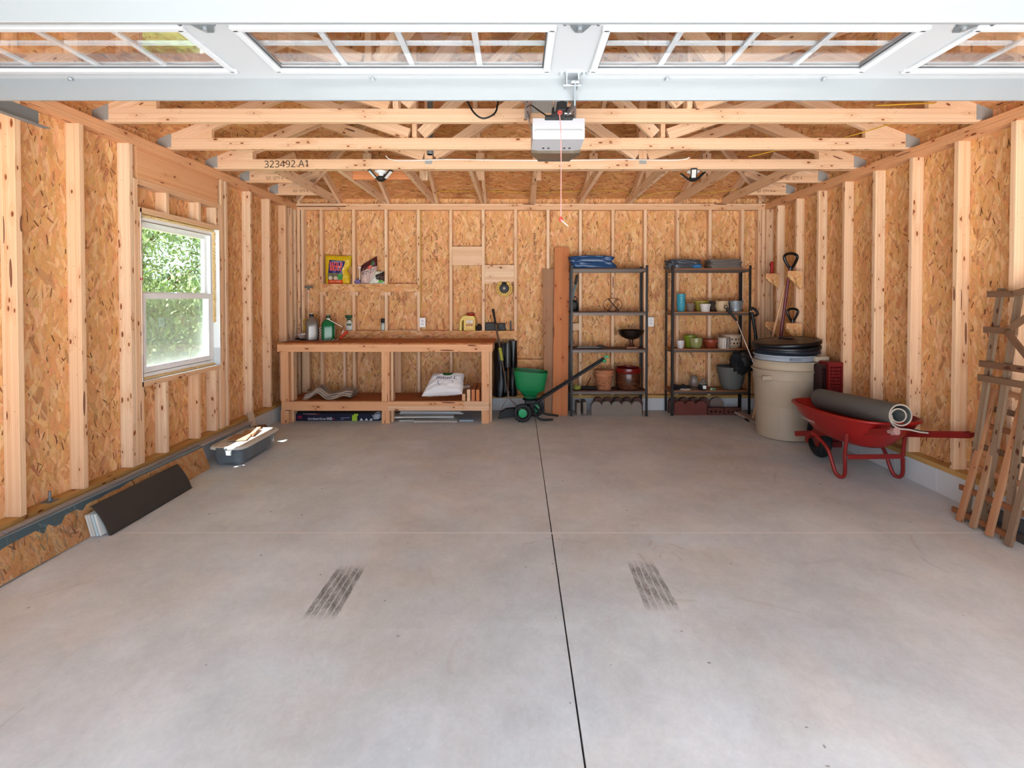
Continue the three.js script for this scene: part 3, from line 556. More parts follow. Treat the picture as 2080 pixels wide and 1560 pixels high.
// ---------------------------------------------------------------- outside: drive, lawn, trees
{
  const driveTex = texture(blockCanvas, 1.5, 1.5);  // out of view; drive made extra wide and pale to bounce sunlight indoors
  const dr = solo('driveway', box(-11, 11, -0.3, -0.07, 0.48, 32), new THREE.MeshStandardMaterial({ map: driveTex, color: 0xfaf8f5, roughness: 0.9 }), 'light concrete driveway before the garage, widened and paled to bounce light inside', 'driveway'); dr.userData.kind = 'structure';
  const gr = solo('lawn', [box(-30, -11, -0.5, -0.12, 0.48, 32), box(11, 30, -0.5, -0.12, 0.48, 32), box(-30, XL - 0.2, -0.5, -0.12, -30, 0.48), box(XL - 0.2, 30, -0.5, -0.12, -30, -6.7), box(XR + 0.2, 30, -0.5, -0.12, -6.7, 0.48)], std(0x5f7a34, 0.95), 'green lawn around the garage', 'lawn'); gr.userData.kind = 'structure';
  const leafShape = new THREE.Shape(); leafShape.moveTo(0, 0); leafShape.quadraticCurveTo(0.055, 0.05, 0, 0.14); leafShape.quadraticCurveTo(-0.055, 0.05, 0, 0);
  const leafGeo = new THREE.ShapeGeometry(leafShape, 4);
  const leafMat = new THREE.MeshPhysicalMaterial({ color: 0xffffff, roughness: 0.85, transmission: 0.4, thickness: 0, side: THREE.DoubleSide });
  const bark = std(0x4c3c2e, 0.95);
  const tree = (x, z, h, R, n0, label, name = 'leafy_tree') => {
    const n = Math.round(n0 * 2.6);
    const o = thing(name, label, 'tree', [x, -0.12, z]);
    part('trunk', [bar(V(0, 0, 0), V(0.1, h * 0.6, 0.1), 0.12, 0.07), ...[0, 1, 2, 3, 4, 5].map((k) => bar(V(0.05, h * (0.2 + 0.08 * k), 0.05), V(Math.cos(k * 2.1) * R * 0.7, h * (0.4 + 0.09 * k), Math.sin(k * 2.1) * R * 0.7), 0.05, 0.015, 6))], bark, o);
    const im = new THREE.InstancedMesh(leafGeo, leafMat, n); im.name = 'foliage'; im.userData.kind = 'stuff';
    const m = new THREE.Matrix4(), q = new THREE.Quaternion(), e = new THREE.Euler(), col = new THREE.Color();
    const cl = []; for (let i = 0; i < 110; i++) { const a = rnd() * 6.283, r = R * Math.sqrt(rnd()); cl.push([Math.cos(a) * r, h * rr(0.08, 1) , Math.sin(a) * r]); }
    for (let i = 0; i < n; i++) {
      const c = pick(cl), s = rr(0.45, 0.9);
      e.set(rr(-1.2, 1.2), rnd() * 6.283, rr(-1.2, 1.2)); q.setFromEuler(e);
      m.compose(V(c[0] + gauss() * 0.34, c[1] + gauss() * 0.26, c[2] + gauss() * 0.34), q, V(s, s, s)); im.setMatrixAt(i, m);
      const t = rnd(); col.setRGB(0.07 + 0.1 * t, 0.13 + 0.11 * t, 0.025 + 0.04 * t); im.setColorAt(i, col);
    }
    o.add(im);
  };
  tree(-7.6, -9.2, 5.0, 1.9, 6500, 'bright green tree at the middle of the window view'); tree(-6.6, -7.0, 4.2, 1.5, 5200, 'leafy tree nearest the window, left side of view');
  tree(-9.4, -12.4, 6.2, 2.4, 6500, 'taller tree behind at right in the window'); tree(-9.6, -8.0, 6.6, 2.4, 6500, 'tall tree farther back at left in the window');
  tree(-13.5, -15.5, 8.5, 3.4, 7500, 'broad tree at the far right end of the window view'); tree(-12.5, -8.6, 8, 3, 6500, 'tall dark tree at the far left end of the window view'); tree(-11.5, -11.6, 7.6, 2.8, 6500, 'dark green tree filling the distance beyond the window'); tree(-5.9, -8.7, 1.7, 1.1, 4200, 'low bushy shrub below the window trees', 'leafy_shrub');
}
// ---------------------------------------------------------------- workbench
const BZ = 5.60;
{
  const o = thing('workbench', 'long site-built lumber workbench with strand board top', 'workbench');
  const m = lumberWarm, m2 = lumber[1], x0 = -2.70, x1 = -0.28, y = FY(BZ);
  part('bench_top', box(x0 + 0.004, x1 + 0.012, 0.888, 0.905, -6.262, -BZ - 0.004, 0), new THREE.MeshStandardMaterial({ map: osbTex, color: 0xd2aa86, roughness: 0.75 }), o);
  part('front_rail', box(x0, x1, 0.806, 0.8875, -BZ - ST, -BZ, 0), m, o);
  part('back_rail', box(x0, x1, 0.80, 0.887, -6.26, -6.222, 0), m2, o);
  for (const x of [x0, -1.49, x1 - ST]) part('cross_rail', box(x, x + ST, 0.80, 0.887, -6.22, -BZ - ST - 0.001, 2), m2, o);
  for (const [a, b] of [[-2.67, -2.58], [-1.531, -1.442], [-0.405, -0.318]]) {
    part('leg', box(a, b, 0.2455, 0.8055, -BZ - ST - 0.04, -BZ - 0.012, 1), m, o); part('leg', box(a, b, y, 0.1415, -BZ - ST - 0.04, -BZ - 0.012, 1), m, o);
    part('leg_doubler', box(b - 0.01, b + 0.026, y, 0.80, -BZ - 0.17, -BZ - 0.082, 1), m2, o);
    part('leg', box(a, b, 0, 0.80, -6.215, -6.177, 1), m2, o);
  }
  part('lower_rail', box(-2.657, -1.46, 0.142, 0.245, -BZ - ST, -BZ, 0), m, o);
  part('lower_rail', box(-1.459, -0.60, 0.195, 0.245, -BZ - ST, -BZ, 0), m, o); part('lower_rail', box(-0.599, -0.319, 0.195, 0.245, -BZ - ST, -BZ, 0), m2, o);
  part('lower_rail', box(-1.459, -0.319, 0.142, 0.194, -BZ - ST, -BZ, 0), m2, o);
  part('lower_shelf', box(-2.66, -0.32, 0.225, 0.238, -6.17, -BZ - 0.084, 0), new THREE.MeshStandardMaterial({ map: osbTex, color: 0xd2a27a, roughness: 0.75 }), o);
}
// things on the lower shelf
{
  // folded drop cloth: a ribbon of layers that sags in the middle
  const o = thing('drop_cloth', 'folded beige canvas drop cloth on the left of the lower bench shelf', 'cloth', [-2.2, 0.238, -5.86]);
  const fabric = std(0xb9a999, 0.95);
  const layer = (k, w0, w1) => {
    const n = 46, prof = (t) => { const x = -0.28 + t * 0.56; return [x, 0.016 * k + 0.006 + 0.085 * Math.exp(-(((t - 0.3) / 0.14) ** 2)) * (1 - k * 0.04) + 0.05 * Math.exp(-(((t - 0.88) / 0.2) ** 2)) + 0.002 * Math.sin(t * 17 + k)]; };
    const g = new THREE.PlaneGeometry(1, 1, n, 6), p = g.attributes.position;
    for (let i = 0; i < p.count; i++) { const t = p.getX(i) + 0.5, s = p.getY(i), q = prof(t); p.setXYZ(i, q[0] + 0.015 * s * k, q[1] + 0.01 * noise.noise(t * 5, s * 5, k), (w0 + (w1 - w0) * t) * s * (1 - 0.05 * k)); }
    g.computeVertexNormals(); const b = g.clone(); b.translate(0, -0.011, 0); const side = [];
    for (const s of [-0.5, 0.5]) { const pts = []; for (let i = 0; i <= 30; i++) { const t = i / 30, q = prof(t); pts.push([q[0] + 0.015 * s * k, q[1] - 0.005 + 0.01 * noise.noise(t * 5, s * 5, k), (w0 + (w1 - w0) * t) * s * (1 - 0.05 * k)]); } side.push(tube(pts, 0.0065, 40, 6)); }
    return [g, b, ...side];
  };
  for (let k = 0; k < 4; k++) part('fold', layer(k, 0.22, 0.3), fabric, o);
}
{
  const o = thing('seed_bag', 'slumped white plastic bag with green print on lower bench shelf', 'bag', [-0.84, 0.24, -5.72]);
  const tex = print(1, 0.8, 512, (c, w, h) => {
    c.fillStyle = '#e9e7e6'; c.fillRect(0, 0, w, h);
    c.fillStyle = '#1e5a28'; c.beginPath(); c.ellipse(w * 0.52, 20, w * 0.17, 90, 0, 0, 7); c.fill();
    c.fillStyle = '#20264a'; c.font = 'italic bold 76px serif'; c.textAlign = 'center'; c.fillText('House L', w * 0.5, h * 0.42); c.strokeStyle = '#2c3a78'; c.lineWidth = 7; c.beginPath(); c.moveTo(w * 0.33, h * 0.5); c.lineTo(w * 0.33, h * 0.6); c.lineTo(w * 0.42, h * 0.68); c.moveTo(w * 0.62, h * 0.5); c.lineTo(w * 0.72, h * 0.5); c.lineTo(w * 0.72, h * 0.62); c.stroke();
    c.strokeStyle = '#c3cbc4'; c.lineWidth = 4; c.strokeRect(w * 0.22, h * 0.3, w * 0.6, h * 0.2);
  });
  const g = pillow(0.44, 0.30, 0.17, (u, v) => [(u - 0.5) * (0.46 - 0.1 * v) - 0.01 + 0.05 * v + 0.012 * noise.noise(v * 4, u * 4, 3), v * 0.30 + 0.03 * u * (1 - v)], 4, 36);
  const m = part('bag_body', g, new THREE.MeshStandardMaterial({ map: tex, roughness: 0.5 }), o);
  m.rotation.x = -0.72; m.position.set(0, 0.062, 0.11);
  const t = part('bag_tail', lump(0.17, 0.05, 0.13, 0.8, 0.25, 2, 8), std(0x9a8474, 0.7), o); t.position.set(0.2, 0.13, -0.08); t.rotation.z = 0.25;
}
[[-0.63, 0.08, lumberWarm], [-0.572, 0.135, lumber[1]], [-0.52, 0.135, new THREE.MeshStandardMaterial({ map: lumTex[1], color: 0xe0aa90, roughness: 0.75 })], [-0.468, 0.135, new THREE.MeshStandardMaterial({ map: lumTex[1], color: 0xe8b484, roughness: 0.75 })]].forEach(([x, h, m], i) => {
  solo('board_offcut', box(x, x + ST, 0.239, 0.239 + h, -6.15 + 0.02 * i, -BZ - 0.03 - (i === 0 ? 0.03 : 0), 2), m, ['short red-brown board on edge beside white bag on bench shelf', 'pale board on edge, second in the bench shelf row', 'pinkish board on edge, third in the bench shelf row', 'orange board on edge nearest the right bench leg'][i], 'board', 'boards on edge on the bench shelf');
});
// under the bench
{
  const o = thing('shingle_bundle', 'dark blue wrapped bundle of roof shingles under the bench', 'shingles', [-2.09, FY(5.75), -5.9]);
  const tex = print(1, 0.1, 1024, (c, w, h) => {
    c.fillStyle = '#0b1230'; c.fillRect(0, 0, w, h); c.fillStyle = '#c8ccd0'; c.fillRect(0, 0, 34, h);
    c.fillStyle = '#8c1f38'; c.fillRect(56, h * 0.3, 54, h * 0.4); c.fillStyle = '#7a2a2a'; c.fillRect(170, 4, 150, 16); c.fillStyle = '#9aa0a8'; c.fillRect(120, 2, 160, 8);
    c.fillStyle = '#e6e8ec'; c.font = '46px sans-serif'; c.fillText('timberline', 178, h * 0.88); c.font = 'bold 50px sans-serif'; c.fillText('HD', 398, h * 0.88); c.fillStyle = '#b02030'; c.font = 'bold 50px sans-serif'; c.fillText('z', 476, h * 0.88);
    c.fillStyle = '#8a90b0'; c.fillRect(566, h * 0.55, 110, 8); c.fillRect(566, h * 0.75, 40, 8);
    c.fillStyle = '#a8c834'; c.fillRect(700, h * 0.22, 60, h * 0.78); c.fillRect(722, 0, 50, h * 0.3);
    c.fillStyle = '#dfe2e6'; for (const x of [790, 850, 905]) { c.beginPath(); c.moveTo(x, h * 0.95); c.lineTo(x + 20, h * 0.62); c.lineTo(x + 42, h * 0.95); c.fill(); }
  });
  const g = new THREE.BoxGeometry(1.0, 0.085, 0.34, 30, 3, 8), p = g.attributes.position;
  for (let i = 0; i < p.count; i++) p.setY(i, p.getY(i) + 0.006 * noise.noise(p.getX(i) * 7, p.getY(i) * 20, p.getZ(i) * 7) * (p.getY(i) > 0 ? 1 : 0));
  g.computeVertexNormals();
  const plain = std(0x0c1430, 0.4), front = new THREE.MeshStandardMaterial({ map: tex, roughness: 0.35 });
  const b = new THREE.Mesh(g, [plain, plain, plain, plain, front, plain]); b.name = 'wrapper'; b.position.y = 0.0425; o.add(b);
  const c = part('torn_plastic', lump(0.11, 0.08, 0.16, 0.9, 0.45, 3, 2, 26, 18), std(0xc3cad2, 0.3), o); c.position.set(0.47, 0.05, 0.12);
  part('end_flap', rbox(0.03, 0.07, 0.3, 0.008, -0.505, 0.036, 0), std(0xb9c2c4, 0.4), o);
}
[[-1.03, 0.0, -5.78, 0.66, 0.02, 0xb4b0a8], [-1.05, 0.022, -5.83, 0.62, -0.02, 0xaeb4b4], [-1.07, 0.044, -5.75, 0.68, 0.015, 0xc2bfb8], [-1.0, 0.066, -5.84, 0.74, 0.0, 0xb0aeac], [-1.0, 0.09, -5.8, 0.7, -0.012, 0xbcc0c0]].forEach(([x, y, z, L, t, c], i) => {
  const g = rbox(L, 0.019, 0.14, 0.004); const m = solo('siding_plank', g, std(c, 0.8), `grey painted plank under the bench, ${['bottom', 'second up', 'middle', 'second from top', 'top'][i]} of the pile`, 'plank', 'grey planks under the bench');
  m.position.set(x, y + 0.0095 + FY(5.8), z); m.rotation.y = t * 2; m.rotation.z = t * 0.3;
});
{ const m = solo('trim_offcut', rbox(0.5, 0.022, 0.06, 0.01), std(0xbbb4aa, 0.8), 'rounded pale trim piece lying in front of the grey planks', 'plank'); m.position.set(-0.93, FY(5.7) + 0.012, -5.67); }
{ const m = solo('blue_offcut', rbox(0.16, 0.02, 0.12, 0.004), std(0x9fb0bc, 0.7), 'small blue-grey scrap lying at right end of planks', 'plank'); m.position.set(-0.585, FY(5.7) + 0.012, -5.75); }

// ---------------------------------------------------------------- bench top
const TOPY = 0.905;
function jug(name, label, mat, capMat, pos, turn, h = 0.30, w = 0.135, d = 0.2) {
  const o = thing(name, label, 'jug', pos, turn);
  const hs = [0, 0.03, 0.5, 0.64, 0.74, 0.83, 0.88], ws = [0.94, 1, 1, 0.97, 0.8, 0.45, 0.32], ds = [0.95, 1, 1, 0.97, 0.78, 0.4, 0.24], n = 36, pos3 = [], idx = [];
  hs.forEach((t, k) => { for (let i = 0; i < n; i++) { const a = i / n * Math.PI * 2, e = k < 5 ? 0.45 : 0.8, c = Math.cos(a), s = Math.sin(a); pos3.push(Math.sign(c) * Math.abs(c) ** e * w / 2 * ws[k], t * h, Math.sign(s) * Math.abs(s) ** e * d / 2 * ds[k] - (k > 3 ? (k - 3) * 0.006 : 0)); } });
  for (let k = 0; k < hs.length - 1; k++) for (let i = 0; i < n; i++) { const a = k * n + i, b = k * n + (i + 1) % n; idx.push(a, a + n, b, b, a + n, b + n); }
  const cb = pos3.length / 3; pos3.push(0, 0, 0); for (let i = 0; i < n; i++) idx.push(cb, i, (i + 1) % n);
  const g = new THREE.BufferGeometry(); g.setAttribute('position', new THREE.Float32BufferAttribute(pos3, 3)); g.setIndex(idx); g.computeVertexNormals();
  g.setAttribute('uv', new THREE.Float32BufferAttribute(new Float32Array(pos3.length / 3 * 2), 2));
  part('body', g, mat, o);
  part('cap', [new THREE.CylinderGeometry(0.024, 0.024, 0.032, 20).translate(0, h * 0.88 + 0.016, -0.02)], capMat, o);
  return o;
}
{
  const o = jug('silver_jug', 'silver grey plastic jug with black label at left bench end', std(0x8b8580, 0.32, 0.35), black, [-2.475, TOPY, -6.0], 0.5, 0.32, 0.14, 0.2);
  part('label', rbox(0.008, 0.16, 0.11, 0.003, 0.068, 0.12, 0.0), black, o); part('lid_seal', new THREE.CylinderGeometry(0.02, 0.02, 0.006, 16).translate(0, 0.318, -0.02), white, o);
  const g = jug('green_sprayer_jug', 'green weed-killer jug with coiled white hose on the bench', std(0x0e6b3a, 0.22), std(0x0c4426, 0.4), [-2.275, TOPY, -6.0], 0.35, 0.305, 0.15, 0.19);
  part('label', rbox(0.006, 0.12, 0.08, 0.003, 0.073, 0.11, 0.03), std(0x9a8a86, 0.5), g);
  const c = []; for (let i = 0; i <= 260; i++) { const t = i / 260, a = t * 60; const base = t < 0.5 ? [-0.085, 0.16 - t * 0.3, 0.085] : [-0.085 + (t - 0.5) * 0.4, 0.012, 0.105]; c.push([base[0] + 0.011 * Math.cos(a) * (t < 0.5 ? 1 : 0.4), base[1] + 0.011 * Math.sin(a) * (t < 0.5 ? 0.4 : 1), base[2] + 0.011 * Math.sin(a)]); }
  part('coiled_hose', tube(c, 0.0028, 520, 6), std(0xe9e6dc, 0.5), g);
  part('hose', tube([[0, 0.28, -0.01], [-0.02, 0.31, 0.01], [-0.06, 0.28, 0.05], [-0.09, 0.2, 0.085]], 0.0035, 20, 6), std(0xd9a48c, 0.5), g);
  part('wand', [bar(V(0.0, 0.255, 0.1), V(0.16, 0.16, 0.13), 0.005, 0.004), rbox(0.04, 0.014, 0.014, 0.005, 0, 0.258, 0.1)], std(0xece9e4, 0.4), g);
  const t = thing('sprayer_wand', 'orange sprayer wand handle lying on the bench top', 'sprayer', [-2.08, TOPY, -5.97]);
  part('grip', [rbox(0.13, 0.036, 0.034, 0.014).rotateZ(0.75).translate(0, 0.065, 0)], std(0xc63a16, 0.4), t); part('trigger', rbox(0.05, 0.012, 0.02, 0.005).rotateZ(1.1).translate(-0.005, 0.098, 0.015), std(0xf0d8cc, 0.4), t);
}
{
  const o = thing('cord_tangle', 'tangle of white and black cord in back left bench corner', 'cord', [-2.62, TOPY, -6.02]);
  const loops = (n, cx, r, hgt, s) => { const pts = []; for (let i = 0; i <= n * 14; i++) { const a = i / 14 * Math.PI * 2; pts.push([cx + Math.cos(a) * r * (1 + 0.3 * Math.sin(a * 0.37 + s)), 0.006 + hgt * (0.5 + 0.5 * Math.sin(a * 0.53 + s)), Math.sin(a) * r * 0.8]); } return pts; };
  part('white_cord', [tube(loops(5, 0.05, 0.06, 0.075, 1), 0.0028, 200, 6), tube([[-0.2, 0.1, 0], [-0.13, 0.075, 0.0], [-0.09, 0.012, 0.03], [-0.05, 0.06, 0.02], [0, 0.055, 0.03], [0.03, 0.008, 0.04], [-0.08, 0.006, 0.1], [-0.15, 0.004, 0.13]], 0.003, 60, 6)], std(0xe3dcd2, 0.5), o);
  part('black_cord', tube(loops(3, 0.03, 0.08, 0.012, 3), 0.004, 120, 6), black, o);
}
{
  const o = thing('hanging_sensor', 'grey disc on back wall with thin white cord hanging down', 'sensor', [-2.615, 1.55, -6.25]);
  part('disc', [new THREE.CylinderGeometry(0.045, 0.05, 0.022, 24), new THREE.CylinderGeometry(0.012, 0.016, 0.03, 14).translate(0, -0.024, 0)], std(0x70706c, 0.6), o);
  part('cord', tube([[0, -0.03, 0], [0, -0.25, 0.01], [-0.005, -0.44, 0.03], [-0.03, -0.53, 0.09], [-0.035, -0.6, 0.16], [-0.02, -0.635, 0.2]], 0.0032, 40, 6), std(0xeae4da, 0.5), o);
}
{
  const o = thing('yellow_bottle', 'small yellow bottle standing behind the silver jug', 'bottle', [-2.60, TOPY, -6.15]);
  part('body', [rbox(0.07, 0.17, 0.05, 0.014, 0, 0.085, 0)], std(0xc9a01c, 0.4), o); part('handle_loop', tube([[0.02, 0.16, 0], [0.02, 0.235, 0], [-0.03, 0.235, 0], [-0.03, 0.16, 0]], 0.008, 24, 8), std(0xc9a01c, 0.4), o);
}
// ---------------------------------------------------------------- on the ledges of the back wall
const UP = 1.589, LOW = 1.001, LZ = -6.315;
{
  const o = thing('mole_repellent_bag', 'tall yellow bag with blue and red print on upper ledge', 'bag', [-2.262, UP, -6.285]);
  const tex = print(1, 1.08, 512, (c, w, h) => {
    c.fillStyle = '#d9b51c'; c.fillRect(0, 0, w, h);
    c.fillStyle = '#16186a'; c.beginPath(); c.moveTo(w * 0.2, h * 0.17); c.lineTo(w * 0.8, h * 0.2); c.lineTo(w * 0.74, h * 0.86); c.lineTo(w * 0.14, h * 0.86); c.fill();
    c.fillStyle = '#b9c4e6'; c.font = 'bold 30px sans-serif'; c.textAlign = 'center'; c.fillText('OUTDOOR USE', w * 0.48, h * 0.25);
    c.fillStyle = '#d83a34'; c.strokeStyle = '#ff9a80'; c.lineWidth = 3; c.font = 'bold 128px sans-serif'; for (const [t, y] of [['MOLE', 0.41], ['MAX', 0.55]]) { c.fillText(t, w * 0.47, h * y, w * 0.52); c.strokeText(t, w * 0.47, h * y, w * 0.52); }
    c.fillStyle = '#6f684c'; c.fillRect(w * 0.14, h * 0.62, w * 0.6, h * 0.24); c.fillStyle = '#cfb8a0'; for (const x of [0.24, 0.46]) { c.beginPath(); c.ellipse(w * x, h * 0.8, 42, 34, 0, 0, 7); c.fill(); } c.fillStyle = '#2c8a3a'; c.fillRect(w * 0.56, h * 0.66, w * 0.17, h * 0.2);
    c.fillStyle = '#d2461c'; c.fillRect(w * 0.13, h * 0.86, w * 0.61, h * 0.14); c.fillStyle = '#f4b08c'; c.font = 'bold 34px sans-serif'; c.fillText('REPELS MOLES', w * 0.43, h * 0.95);
  });
  const notch = (v) => Math.max(0, 1 - Math.abs(v - 0.5) / 0.16);
  part('bag_body', pillow(0.33, 0.36, 0.1, (u, v) => [(u - 0.5) * (0.30 + 0.035 * v) - (u > 0.5 ? (u - 0.5) * 2 * 0.04 * notch(v + 0.02) : 0) + 0.012 * v, v * (0.362 - 0.012 * u)], 1, 36), new THREE.MeshStandardMaterial({ map: tex, roughness: 0.4 }), o);
}
{
  const o = thing('turf_seed_bag', 'pink and maroon seed bag with slanted torn top on ledge', 'bag', [-1.868, UP, -6.29]);
  const tex = print(1, 1.7, 384, (c, w, h) => {
    c.fillStyle = '#cdb0a6'; c.fillRect(0, 0, w, h); c.fillStyle = '#4a0d18'; c.fillRect(0, 0, w, h * 0.36); c.fillStyle = '#c8503c'; c.beginPath(); c.ellipse(w * 0.62, h * 0.32, 62, 52, 0, 0, 7); c.fill(); c.fillStyle = '#3d6b3c'; c.fillRect(w * 0.68, h * 0.1, 60, h * 0.2);
    c.fillStyle = '#2c2422'; c.textAlign = 'center'; c.font = 'bold 78px sans-serif'; c.fillText('Weed Out', w * 0.48, h * 0.48, w * 0.86); c.fillText('Pro Turf', w * 0.48, h * 0.57, w * 0.74); c.font = '34px sans-serif'; c.fillText('15-0-5', w * 0.5, h * 0.64); c.strokeStyle = '#b08a82'; c.lineWidth = 5; for (const y of [0.7, 0.78, 0.84]) { c.beginPath(); c.moveTo(10, h * y); c.lineTo(w - 10, h * y); c.stroke(); }
  });
  part('bag_body', pillow(0.2, 0.33, 0.09, (u, v) => [(u - 0.5) * 0.205, v * (0.215 + 0.135 * u ** 0.8)], 6), new THREE.MeshStandardMaterial({ map: tex, roughness: 0.45 }), o);
  const s = thing('white_spout', 'white plastic spout hanging left of the maroon seed bag', 'spout', [-1.985, UP, -6.29]);
  part('nozzle', [rbox(0.06, 0.022, 0.02, 0.006, 0.01, 0.205, 0), bar(V(0, 0.0, 0), V(0, 0.2, 0), 0.006)], std(0xe6ded4, 0.5), s);
  const p = thing('fertilizer_packet', 'small crumpled dark packet with green print by seed bag', 'packet', [-1.765, UP, -6.26]);
  const t2 = print(1, 0.8, 256, (c, w, h) => { c.fillStyle = '#d8d8cc'; c.fillRect(0, 0, w, h); c.fillStyle = '#2c2018'; c.beginPath(); c.moveTo(60, h * 0.3); c.lineTo(w, 0); c.lineTo(w, h * 0.8); c.lineTo(110, h * 0.62); c.fill(); c.fillStyle = '#5aa82c'; c.fillRect(w * 0.62, h * 0.72, 80, 40); c.fillStyle = '#7a2a20'; c.fillRect(w * 0.7, h * 0.4, 60, 20); });
  part('packet_body', pillow(0.19, 0.15, 0.06, (u, v) => [(u - 0.5) * 0.2 * (1 - 0.45 * v) + 0.04 * v, v * 0.155], 9), new THREE.MeshStandardMaterial({ map: t2, roughness: 0.35 }), p);
  const b = thing('purple_wrapper', 'crumpled purple and white wrapper at left of ledge bay', 'wrapper', [-2.005, UP, -6.26]);
  part('wrapper_body', lump(0.065, 0.05, 0.05, 0.8, 0.5, 2.5, 4).translate(0, 0.026, 0), std(0x7a6a9c, 0.4), b);
}
{
  const o = thing('spray_bottle', 'white spray bottle with green trigger head on lower ledge', 'bottle', [-2.125, LOW, LZ]);
  part('bottle_body', new THREE.LatheGeometry([[0.001, 0], [0.047, 0], [0.05, 0.01], [0.05, 0.075], [0.04, 0.105], [0.017, 0.125], [0.016, 0.145]].map(([a, b]) => new THREE.Vector2(a, b)), 28).scale(1, 1, 0.6), std(0xdcdad2, 0.35), o);
  part('trigger_head', [rbox(0.11, 0.03, 0.022, 0.006, 0, 0.175, 0), rbox(0.03, 0.04, 0.024, 0.006, 0, 0.15, 0), rbox(0.012, 0.04, 0.014, 0.004, -0.03, 0.145, 0)], std(0x0f4a2a, 0.4), o);
  part('label', rbox(0.06, 0.028, 0.004, 0.002, 0.002, 0.075, 0.03), std(0x5a6a4c, 0.5), o);
}
{ const m = solo('wood_stick', beam(V(-1.985, LOW + 0.002, -6.29), V(-2.01, LOW + 0.11, -6.29), 0.02, 0.008), lumber[0], 'short wooden stir stick leaning on the lower ledge', 'stick'); m.userData.category = 'stick'; }
{
  const o = thing('aerosol_can', 'small aerosol can with black cap on the lower ledge', 'can', [-1.70, LOW, LZ]);
  part('can_body', lathe([[0, 0], [0.026, 0], [0.027, 0.004], [0.027, 0.09], [0.024, 0.1], [0, 0.1]]), std(0xa8ada6, 0.4), o); part('cap', lathe([[0, 0.098], [0.025, 0.098], [0.025, 0.145], [0.022, 0.15], [0, 0.15]]), black, o); part('label', lathe([[0.0274, 0.01], [0.0274, 0.07]]), std(0xc9d2c6, 0.5), o);
}
solo('paint_stick', box(-1.62, -1.27, LOW, LOW + 0.006, -6.30, -6.275), std(0xd6c4ac, 0.7), 'flat pale stir stick lying along the lower ledge', 'stick');
function outlet(x, label, y = 1.105) {
  const o = thing('wall_outlet', label, 'outlet', [x, y, -6.245]);
  part('cover_plate', rbox(0.074, 0.12, 0.007, 0.003), white, o); part('wall_box', box(-0.028, 0.028, -0.05, 0.05, -0.06, -0.004), std(0x2d4f86, 0.6), o);
  for (const s of [-1, 1]) { const r = part('receptacle', rbox(0.034, 0.03, 0.004, 0.006, 0, s * 0.02, 0.004), std(0xe6e6e2, 0.4), o); part('slot', [box(-0.009, -0.006, s * 0.02 - 0.005, s * 0.02 + 0.007, 0.0055, 0.0067), box(0.006, 0.009, s * 0.02 - 0.005, s * 0.02 + 0.007, 0.0055, 0.0067)], black, r); }
  return o;
}
{ const o = outlet(-1.188, 'white electrical outlet on the stud above the bench'); part('cable', tube([[-0.02, 0.05, -0.03], [-0.028, 0.2, -0.03], [-0.028, 0.7, -0.025], [-0.028, 1.4, -0.025]], 0.005, 30, 6), std(0xd8b040, 0.5), o); }
outlet(1.672, 'white electrical outlet between the two steel shelving units', 1.113);
{
  const o = thing('granule_jug', 'yellow handled jug with red lid on lower ledge', 'jug', [-0.625, LOW, -6.30]);
  const s = new THREE.Shape(); s.moveTo(-0.1, 0); s.lineTo(-0.075, 0); s.lineTo(-0.075, 0.1); s.quadraticCurveTo(-0.07, 0.13, -0.045, 0.13); s.lineTo(-0.045, 0); s.lineTo(0.09, 0); s.lineTo(0.095, 0.12); s.quadraticCurveTo(0.09, 0.178, 0.05, 0.182); s.lineTo(-0.04, 0.182); s.quadraticCurveTo(-0.095, 0.165, -0.1, 0.09); s.lineTo(-0.1, 0);
  part('body', new THREE.ExtrudeGeometry(s, { depth: 0.07, bevelEnabled: true, bevelSize: 0.005, bevelThickness: 0.008, bevelSegments: 3 }).translate(0, 0.005, -0.035), std(0xd8b628, 0.35), o);
  part('lid', lathe([[0, 0.186], [0.052, 0.186], [0.052, 0.215], [0.048, 0.22], [0, 0.22]]).translate(0.035, 0, 0), std(0xa82a1e, 0.4), o);
  const t = print(1, 1.2, 256, (c, w, h) => { c.fillStyle = '#d89a1c'; c.fillRect(0, 0, w, h); c.fillStyle = '#e8e0c8'; c.fillRect(20, 16, w - 60, 90); c.fillStyle = '#5a2414'; c.font = 'bold 44px sans-serif'; c.fillText('Grass', 50, 58); c.fillText('Seed', 50, 100); c.fillStyle = '#7a3012'; for (const x of [40, 110, 180]) { c.beginPath(); c.ellipse(x, 160, 26, 22, 0, 0, 7); c.fill(); } c.fillStyle = '#e0c23a'; c.fillRect(30, 220, 190, 50); });
  const m = part('label', new THREE.PlaneGeometry(0.105, 0.125), new THREE.MeshStandardMaterial({ map: t, roughness: 0.4 }), o); m.position.set(0.03, 0.075, 0.0445);
}
{ const o = thing('pine_cone', 'dark brown lump beside the yellow jug on the ledge', 'cone', [-0.485, LOW, -6.30]); part('cone_body', lump(0.07, 0.075, 0.06, 1, 0.5, 4, 3).translate(0, 0.036, 0), std(0x2e1c12, 0.9), o); }
{
  const o = thing('black_tray', 'black nursery trays stacked on ledge behind the broom', 'tray', [-0.25, LOW, -6.31]);
  part('tray_body', [rbox(0.1, 0.09, 0.06, 0.01, 0.05, 0.045, 0), rbox(0.14, 0.1, 0.05, 0.008, -0.085, 0.05, -0.01)], black, o); part('lining', lump(0.07, 0.06, 0.04, 0.8, 0.3, 3, 5).translate(0.04, 0.06, 0.02), std(0x36393c, 0.3), o); part('upright', box(0.155, 0.175, 0, 0.12, -0.03, 0.0), std(0x3a3a3a, 0.6), o);
}
